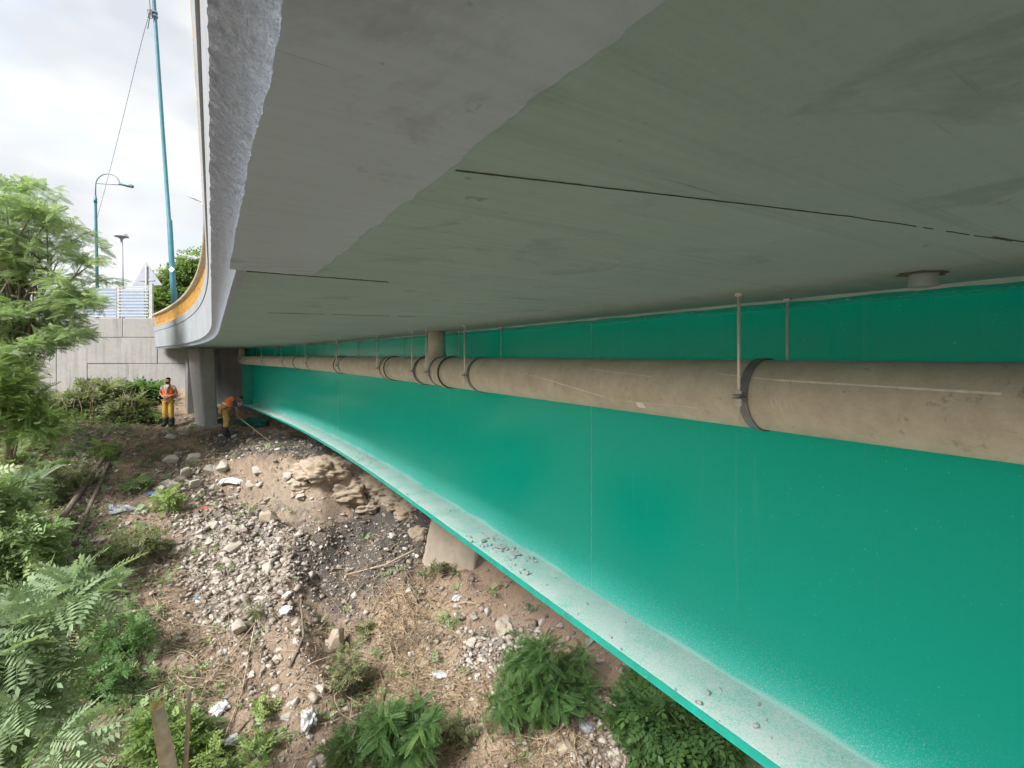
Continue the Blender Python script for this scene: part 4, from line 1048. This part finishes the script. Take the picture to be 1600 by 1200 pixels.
V_.append(c0 + Vector((0, 0, -.01))); F_ += [[3 * k + 2, 3 * ((k + 1) % N) + 2, len(V_) - 1] for k in range(N)]
child('splintered_tip', mesh(V_, F_), M['splinter'], bt, True)
pp_ = Vector((P(296, 1083, 5.2).x, 5.2, 0)); pz = ground(pp_.x, 5.2)
tag(link('thin_pole', tube([(pp_.x - .12, 5.2, pz), P(290, 1200, 5.2), P(296, 1083, 5.2)], [.03, .024, .019], 8), M['stick']), 'thin cut pole standing right of the broken trunk', 'pole')
tag(link('bare_branch', tube([(-5.2, 4.0, ground(-5.2, 4.0)), P(-60, 1175, 4.2), P(0, 1178, 4.2), P(38, 1205, 4.2)], [.05, .045, .04, .034], 10), M['palebark']), 'pale bare branch crossing the bottom left corner', 'branch')

# ------------------------------------------------------------------ litter
def crumple(px, py, w, h, seed, mat, name, label, cat, d=None, y0=2.5):
    g = G(px, py, y0); s = F / g.y; bm = bmesh.new(); bmesh.ops.create_icosphere(bm, subdivisions=3, radius=.5)
    for v in bm.verts:
        n_ = noise.fractal(v.co * 4 + Vector((seed * 3.3, seed, 0)), .6, 2.3, 4); v.co *= 1 + .55 * n_
        v.co.x *= w / s; v.co.y *= (d or h * 1.2) / s; v.co.z *= h / s * .6
    me = bpy.data.meshes.new('m'); bm.to_mesh(me); bm.free()
    o = link(name, me, M[mat]); o.location = (g.x, g.y, g.z + h * .12 / s); o.rotation_euler = (R(15), 0, seed); tag(o, label, cat)
crumple(240, 772, 18, 9, 1, 'bluepl', 'plastic_bag', 'blue plastic bag right of the logs near the yellowish weed', 'bag')
crumple(482, 1132, 28, 52, 2, 'plastic', 'plastic_bag', 'long white torn plastic bag low in the rubble stream', 'bag', 20)
crumple(688, 1056, 30, 14, 3, 'plastic', 'plastic_bag', 'white plastic wrapper on the brown slope above the bottom feathery shrub', 'bag')
crumple(714, 936, 16, 12, 4, 'plastic', 'plastic_bag', 'small white bag below the concrete block', 'bag')
crumple(645, 870, 12, 9, 5, 'plastic', 'plastic_bag', 'white scrap left of the concrete block', 'bag')
crumple(362, 752, 44, 12, 6, 'plastic', 'plastic_sheet', 'torn whitish sheet over the burnt heap', 'sheet')
crumple(318, 797, 24, 10, 7, 'red', 'plastic_scrap', 'faded red scrap in the rubble', 'scrap')
crumple(308, 935, 9, 14, 8, 'lightblue', 'plastic_scrap', 'small blue scrap in the lower rubble', 'scrap')
crumple(188, 1066, 14, 8, 9, 'lightblue', 'plastic_scrap', 'pale blue scrap in the dark weeds', 'scrap')
crumple(364, 1158, 26, 18, 10, 'plastic', 'plastic_bag', 'dirty white bag at the bottom right of the thin pole', 'bag')
crumple(345, 1108, 24, 22, 11, 'plastic', 'plastic_bag', 'greyish white bag above the dirty white one', 'bag')
crumple(446, 955, 20, 14, 12, 'plastic', 'plastic_bag', 'crumpled pale wrapper right of the grassy tuft', 'bag')
crumple(790, 985, 26, 30, 13, 'sack', 'old_sack', 'dusty brown sack in the litter above the round shrub', 'sack')
crumple(347, 682, 10, 8, 14, 'plastic', 'plastic_bag', 'white scrap at the bending workers feet', 'bag')
crumple(267, 684, 6, 12, 15, 'plastic', 'plastic_cup', 'white cup below the standing worker', 'cup')
crumple(145, 888, 40, 8, 16, 'greysheet', 'plastic_sheet', 'grey sheet scrap under the left bank above the pale leaves', 'sheet')
crumple(448, 930, 14, 8, 17, 'sticker', 'paper_scrap', 'white paper scrap in the upper rubble stream', 'scrap')
crumple(915, 1135, 30, 16, 18, 'greysheet', 'plastic_sheet', 'grey scrap right of the round shrub', 'sheet')
# grey sheet lying flat
g0 = G(195, 800); V_, F_ = [], []
for i in range(9):
    for j in range(6):
        x = 170 + 52 * i / 8; hw = (13 - 11 * (i / 8) ** 1.2); y = 800 - i * .6 + hw * (j / 5 - .5) * 2 * .6
        g = G(x, y); V_.append(g + Vector((0, 0, .05 + .02 * noise.noise((i * .8, j * 1.1, 0)))))
for i in range(8):
    for j in range(5): F_.append([i * 6 + j, (i + 1) * 6 + j, (i + 1) * 6 + j + 1, i * 6 + j + 1])
o = link('roofing_sheet', mesh(V_, F_), M['greysheet']); so = o.modifiers.new('solid', 'SOLIDIFY'); so.thickness = .012; tag(o, 'flat bluish grey sheet lying right of the logs', 'sheet')

# ------------------------------------------------------------------ workers
def skin(verts, edges, rad, root=0, sub=2):
    me = bpy.data.meshes.new('m'); me.from_pydata([tuple(v) for v in verts], edges, []); me.update()
    bm = bmesh.new(); bm.from_mesh(me); ly = bm.verts.layers.skin.verify(); bm.verts.ensure_lookup_table()
    for i, v in enumerate(bm.verts):
        r = rad[i]; v[ly].radius = (r, r) if not isinstance(r, tuple) else r; v[ly].use_root = (i == root)
    bm.to_mesh(me); bm.free(); return me
def sk(name, J, chain_edges, R_, mat, parent, root=0, sub=2):
    keys = list(R_.keys()); me = skin([J[k] for k in keys], [(keys.index(a), keys.index(b)) for a, b in chain_edges], [R_[k] for k in keys], root)
    o = link(name, me, M[mat], parent); o.modifiers.new('skin', 'SKIN').use_smooth_shade = True
    m = o.modifiers.new('sub', 'SUBSURF'); m.levels = sub; m.render_levels = sub
    return o
def chain(*k): return [(k[i], k[i + 1]) for i in range(len(k) - 1)]
def add_hand(J, Rr, ed, side, wrist, d, palm_n, curl=.5):
    """palm and five bent fingers at the end of the arm"""
    d = Vector(d).normalized(); nrm = Vector(palm_n).normalized(); s = d.cross(nrm).normalized(); w = Vector(J[wrist])
    pk_ = side + 'palm'; J[pk_] = w + d * .05; Rr[pk_] = (.036, .02); ed.append((wrist, pk_))
    for i, (off, L) in enumerate(((-.033, .070), (-.011, .082), (.011, .078), (.033, .062))):
        a, b, c = f'{side}f{i}a', f'{side}f{i}b', f'{side}f{i}c'
        J[a] = w + d * .092 + s * off; J[b] = J[a] + d * L * .5 + nrm * L * .2 * curl * 2; J[c] = J[b] + d * L * .25 + nrm * L * .45 * curl * 2
        for k, r in ((a, .011), (b, .009), (c, .008)): Rr[k] = r
        ed += [(pk_, a), (a, b), (b, c)]
    a, b = side + 't0', side + 't1'; J[a] = w + d * .05 - s * .045; J[b] = J[a] + d * .045 + nrm * .02; Rr[a] = .012; Rr[b] = .010; ed += [(pk_, a), (a, b)]

def head_parts(o, hc, fwd, up, beard=True):
    fwd, up = Vector(fwd).normalized(), Vector(up).normalized(); rt = fwd.cross(up)
    m = Matrix((rt, fwd, up)).transposed()
    def ell(c, r, cut=None):
        bm = bmesh.new(); bmesh.ops.create_uvsphere(bm, u_segments=16, v_segments=10, radius=1)
        if cut: bmesh.ops.delete(bm, geom=[v for v in bm.verts if cut(v.co)], context='VERTS')
        for v in bm.verts: v.co = Vector(hc) + m @ (Vector((v.co.x * r[0], v.co.y * r[1], v.co.z * r[2])) + Vector(c))
        me = bpy.data.meshes.new('m'); bm.to_mesh(me); bm.free(); me.shade_smooth(); return me
    link('hair', ell((0, -.012, .03), (.083, .10, .093), lambda c: c.z < (.62 if c.y > .1 else -.2)), M['hair'], o)
    if beard: link('beard', ell((0, .012, -.045), (.072, .088, .07), lambda c: c.z > .05 or c.y < .0), M['hair'], o)
    for s in (-1, 1):
        link('eye', ell((s * .032, .085, .012), (.014, .009, .008)), M['ink'], o)
        link('ear', ell((s * .082, -.005, .0), (.012, .022, .032)), M['skin'], o)

def worker_standing():
    Yw = 17.3; X = (263 - CX) / F * Yw; z = ground(X, Yw)
    o = empty('person', (X, Yw, z), 'worker in orange vest and yellow trousers standing with hands clasped', 'person', None, R(8))
    J = dict(pel=(0, 0, .95), sp=(0, .0, 1.12), ch=(0, .0, 1.33), nb=(0, .0, 1.46), nk=(0, -.01, 1.52), jaw=(0, -.035, 1.575), hd=(0, -.025, 1.645), tp=(0, -.015, 1.70), ns=(0, -.115, 1.625),
             ls=(.175, 0, 1.42), le=(.275, .03, 1.17), lw=(.085, -.17, 1.055), rs=(-.175, 0, 1.42), re=(-.285, .03, 1.18), rw=(-.075, -.18, 1.065),
             lh=(.09, 0, .90), lk=(.105, -.02, .50), la=(.11, .01, .10), lt=(.12, -.13, .045), rh=(-.09, 0, .90), rk=(-.095, -.03, .50), ra=(-.10, 0, .10), rt=(-.12, -.14, .045))
    Rr = dict(pel=(.15, .105), sp=(.14, .1), ch=(.165, .11), nb=(.09, .075), nk=.056, jaw=(.066, .07), hd=(.077, .092), tp=(.06, .07), ns=.014, ls=.062, le=.043, lw=.028, rs=.062, re=.043, rw=.028,
              lh=.085, lk=.062, la=.043, lt=.035, rh=.085, rk=.062, ra=.043, rt=.035)
    ed = chain('pel', 'sp', 'ch', 'nb', 'nk', 'jaw', 'hd', 'tp') + [('jaw', 'ns')] + chain('ch', 'ls', 'le', 'lw') + chain('ch', 'rs', 're', 'rw') + chain('pel', 'lh', 'lk', 'la', 'lt') + chain('pel', 'rh', 'rk', 'ra', 'rt')
    add_hand(J, Rr, ed, 'l', 'lw', (-.8, -.25, -.25), (-.2, .9, -.2)); add_hand(J, Rr, ed, 'r', 'rw', (.8, -.2, -.3), (.2, .9, -.2))
    sk('body', J, ed, Rr, 'skin', o)
    J2 = dict(J); J2.update(v0=(0, 0, .93), v1=(0, 0, 1.12), v2=(0, 0, 1.33), v3=(0, .01, 1.44), vl=(.15, 0, 1.425), vr=(-.15, 0, 1.425), b0=(0, 0, .99), lb=(.11, 0, .27), rb=(-.1, 0, .27))
    sk('vest', J2, chain('v0', 'v1', 'v2', 'v3') + [('v2', 'vl'), ('v2', 'vr')], dict(v0=(.185, .135), v1=(.178, .13), v2=(.196, .138), v3=(.09, .08), vl=.1, vr=.1), 'vest', o)
    for s, a, b in ((1, 'ls', 'le'), (-1, 'rs', 're')):
        J2['m' + a] = Vector(J[a]).lerp(Vector(J[b]), .5); sk('sleeve', J2, [(a, 'm' + a)], {a: .07, 'm' + a: .062}, 'shirt', o)
    V_ = [(-.085, -.150, 1.445), (.085, -.150, 1.445), (0, -.162, 1.20), (-.08, -.10, 1.50), (.08, -.10, 1.50), (0, -.168, 1.38)]
    so_ = link('shirt_front', mesh(V_, [[0, 5, 4, 3], [5, 1, 4], [0, 2, 5], [5, 2, 1]]), M['shirt'], o); md = so_.modifiers.new('s', 'SOLIDIFY'); md.thickness = .02
    me = lathe([(.19, -.025), (.194, 0), (.19, .025)], 24); me.transform(Matrix.Translation((0, 0, 1.115)) @ Matrix.Diagonal((.98, .72, 1, 1))); link('reflective_band', me, M['reflect'], o)
    sk('trousers', J2, chain('b0', 'lh', 'lk', 'lb') + chain('b0', 'rh', 'rk', 'rb'), dict(b0=(.165, .12), lh=.108, lk=.09, lb=.08, rh=.108, rk=.09, rb=.08), 'trouser', o)
    for a in 'lr':
        J2[a + 'b1'] = (J2[a + 'b'][0], .01, .34); J2[a + 'b2'] = (J[a + 'a'][0], .02, .07); J2[a + 'b3'] = (J[a + 't'][0], J[a + 't'][1] - .02, .05)
        sk('boot', J2, chain(a + 'b1', a + 'b2', a + 'b3'), {a + 'b1': .10, a + 'b2': .092, a + 'b3': .07}, 'boot', o)
    head_parts(o, (0, -.025, 1.635), (0, -1, 0), (0, 0, 1))
    return o
worker_standing()

def worker_bending():
    Yw = 16.3; X = (352 - CX) / F * Yw; z = ground(X, Yw)
    o = empty('person', (X, Yw, z), 'worker in orange vest bent over with a long handled tool beside the pier', 'person', None, R(42))
    J = dict(pel=(-.05, 0, .86), sp=(.04, .02, 1.03), ch=(.17, .04, 1.20), nb=(.27, .05, 1.26), nk=(.34, .05, 1.25), jaw=(.41, .05, 1.21), hd=(.47, .05, 1.17), tp=(.52, .05, 1.14), ns=(.49, .05, 1.07),
             ls=(.22, .22, 1.20), le=(.34, .27, .93), lw=(.52, .16, .70), rs=(.22, -.14, 1.20), re=(.30, -.20, .92), rw=(.36, -.10, .64),
             lh=(-.03, .10, .84), lk=(.10, .22, .50), la=(.04, .30, .10), lt=(.18, .31, .045), rh=(-.03, -.09, .84), rk=(.0, -.19, .48), ra=(-.06, -.24, .10), rt=(.09, -.26, .045))
    Rr = dict(pel=(.15, .12), sp=(.14, .105), ch=(.165, .115), nb=(.09, .08), nk=.056, jaw=(.066, .07), hd=(.08, .09), tp=(.06, .07), ns=.014, ls=.062, le=.043, lw=.028, rs=.062, re=.043, rw=.028,
              lh=.09, lk=.062, la=.043, lt=.035, rh=.09, rk=.062, ra=.043, rt=.035)
    ed = chain('pel', 'sp', 'ch', 'nb', 'nk', 'jaw', 'hd', 'tp') + [('hd', 'ns')] + chain('ch', 'ls', 'le', 'lw') + chain('ch', 'rs', 're', 'rw') + chain('pel', 'lh', 'lk', 'la', 'lt') + chain('pel', 'rh', 'rk', 'ra', 'rt')
    add_hand(J, Rr, ed, 'l', 'lw', (.5, -.3, -.7), (-.5, -.5, .1), .7); add_hand(J, Rr, ed, 'r', 'rw', (.5, .3, -.7), (-.3, .7, .1), .7)
    sk('body', J, ed, Rr, 'skin', o)
    J2 = dict(J); J2.update(v0=(-.06, 0, .93), lb=(.06, .28, .27), rb=(-.045, -.225, .27), b0=(-.06, 0, .88))
    sk('vest', J2, chain('v0', 'sp', 'ch', 'nb') + [('ch', 'ls'), ('ch', 'rs')], dict(v0=(.18, .145), sp=(.178, .135), ch=(.196, .14), nb=(.1, .09), ls=.075, rs=.075), 'vest', o)
    for a, b in (('ls', 'le'), ('rs', 're')):
        J2['m' + a] = Vector(J[a]).lerp(Vector(J[b]), .95); sk('sleeve', J2, [(a, 'm' + a)], {a: .068, 'm' + a: .055}, 'shirt_dark', o)
    sk('trousers', J2, chain('b0', 'lh', 'lk', 'lb') + chain('b0', 'rh', 'rk', 'rb'), dict(b0=(.165, .13), lh=.115, lk=.095, lb=.085, rh=.115, rk=.095, rb=.085), 'trouser_dull', o)
    for a in 'lr':
        J2[a + 'b1'] = Vector(J2[a + 'b']) + Vector((.0, 0, .06)); J2[a + 'b2'] = Vector(J[a + 'a']) + Vector((-.01, 0, -.03)); J2[a + 'b3'] = Vector(J[a + 't']) + Vector((.02, 0, 0))
        sk('boot', J2, chain(a + 'b1', a + 'b2', a + 'b3'), {a + 'b1': .10, a + 'b2': .092, a + 'b3': .07}, 'boot', o)
    me = lathe([(.19, -.025), (.194, 0), (.19, .025)], 24); me.transform(Matrix.Translation((.04, .02, 1.03)) @ Euler((0, R(32), 0)).to_matrix().to_4x4() @ Matrix.Diagonal((.74, .99, 1, 1))); link('reflective_band', me, M['reflect'], o)
    head_parts(o, (.46, .05, 1.175), (.45, 0, -.9), (.9, 0, .45), False)
    # the tool he holds passes through both hands
    Mw = Matrix.Translation(o.location) @ Euler((0, 0, R(42))).to_matrix().to_4x4()
    h1, h2 = Mw @ Vector((.40, -.05, .57)), Mw @ Vector((.55, .12, .51))
    gd = P(424, 669, 15.6); gd.z = ground(gd.x, gd.y) + .06
    tl = empty('shovel', gd, 'long handled shovel held by the bending worker over the dark soil', 'shovel')
    a = h1; d = (gd - a).normalized()
    child('handle', tube([a - d * .25, a, gd - d * .1], .018, 8), M['stick'], tl, True)
    rt = d.cross(Vector((0, 0, 1))).normalized(); nn = rt.cross(d)
    bl = []; F_ = []
    for i, s in enumerate((0, .12, .24, .32)):
        for k in (-1, -.5, 0, .5, 1): w = (.11, .125, .11, .04)[i]; bl.append(gd - d * .12 + d * s + rt * k * w - nn * .03 * (1 - k * k))
    for i in range(3):
        for k in range(4): F_.append([i * 5 + k, i * 5 + k + 1, i * 5 + k + 6, i * 5 + k + 5])
    bo = child('blade', mesh(bl, F_, True), M['strap'], tl, True); bo.modifiers.new('s', 'SOLIDIFY').thickness = .006
    return o
worker_bending()
# green tarpaulin heap
g = G(396, 664, 8, 20)
bm = bmesh.new(); bmesh.ops.create_icosphere(bm, subdivisions=5, radius=.5)
for v in bm.verts:
    n_ = noise.fractal(v.co * 3.2, .7, 2.2, 5); v.co *= 1 + .45 * n_; v.co.x *= 1.05; v.co.y *= .7; v.co.z *= .42
me = bpy.data.meshes.new('m'); bm.to_mesh(me); bm.free(); me.shade_smooth()
o = link('tarpaulin', me, M['net']); o.location = (g.x, g.y, g.z + .06); tag(o, 'crumpled dark green tarpaulin heap on the soil beside the bending worker', 'tarpaulin')
# bent reinforcement wires at the end wall
ms = []
for k in range(7):
    u = .95 + k * .12; a = Vector(B(u, 22.36, ZS0 - .03)); ms.append(tube([a, a + Vector((.05, -.1, -.12)), a + Vector((random.uniform(-.1, .15), -.12, -.22 - .1 * random.random())), a + Vector((.1, -.1, -.1))], .008, 5))
tag(link('bent_rebar', join(ms), M['wire']), 'bent reinforcement wires sticking out at the top of the end wall', 'wire')
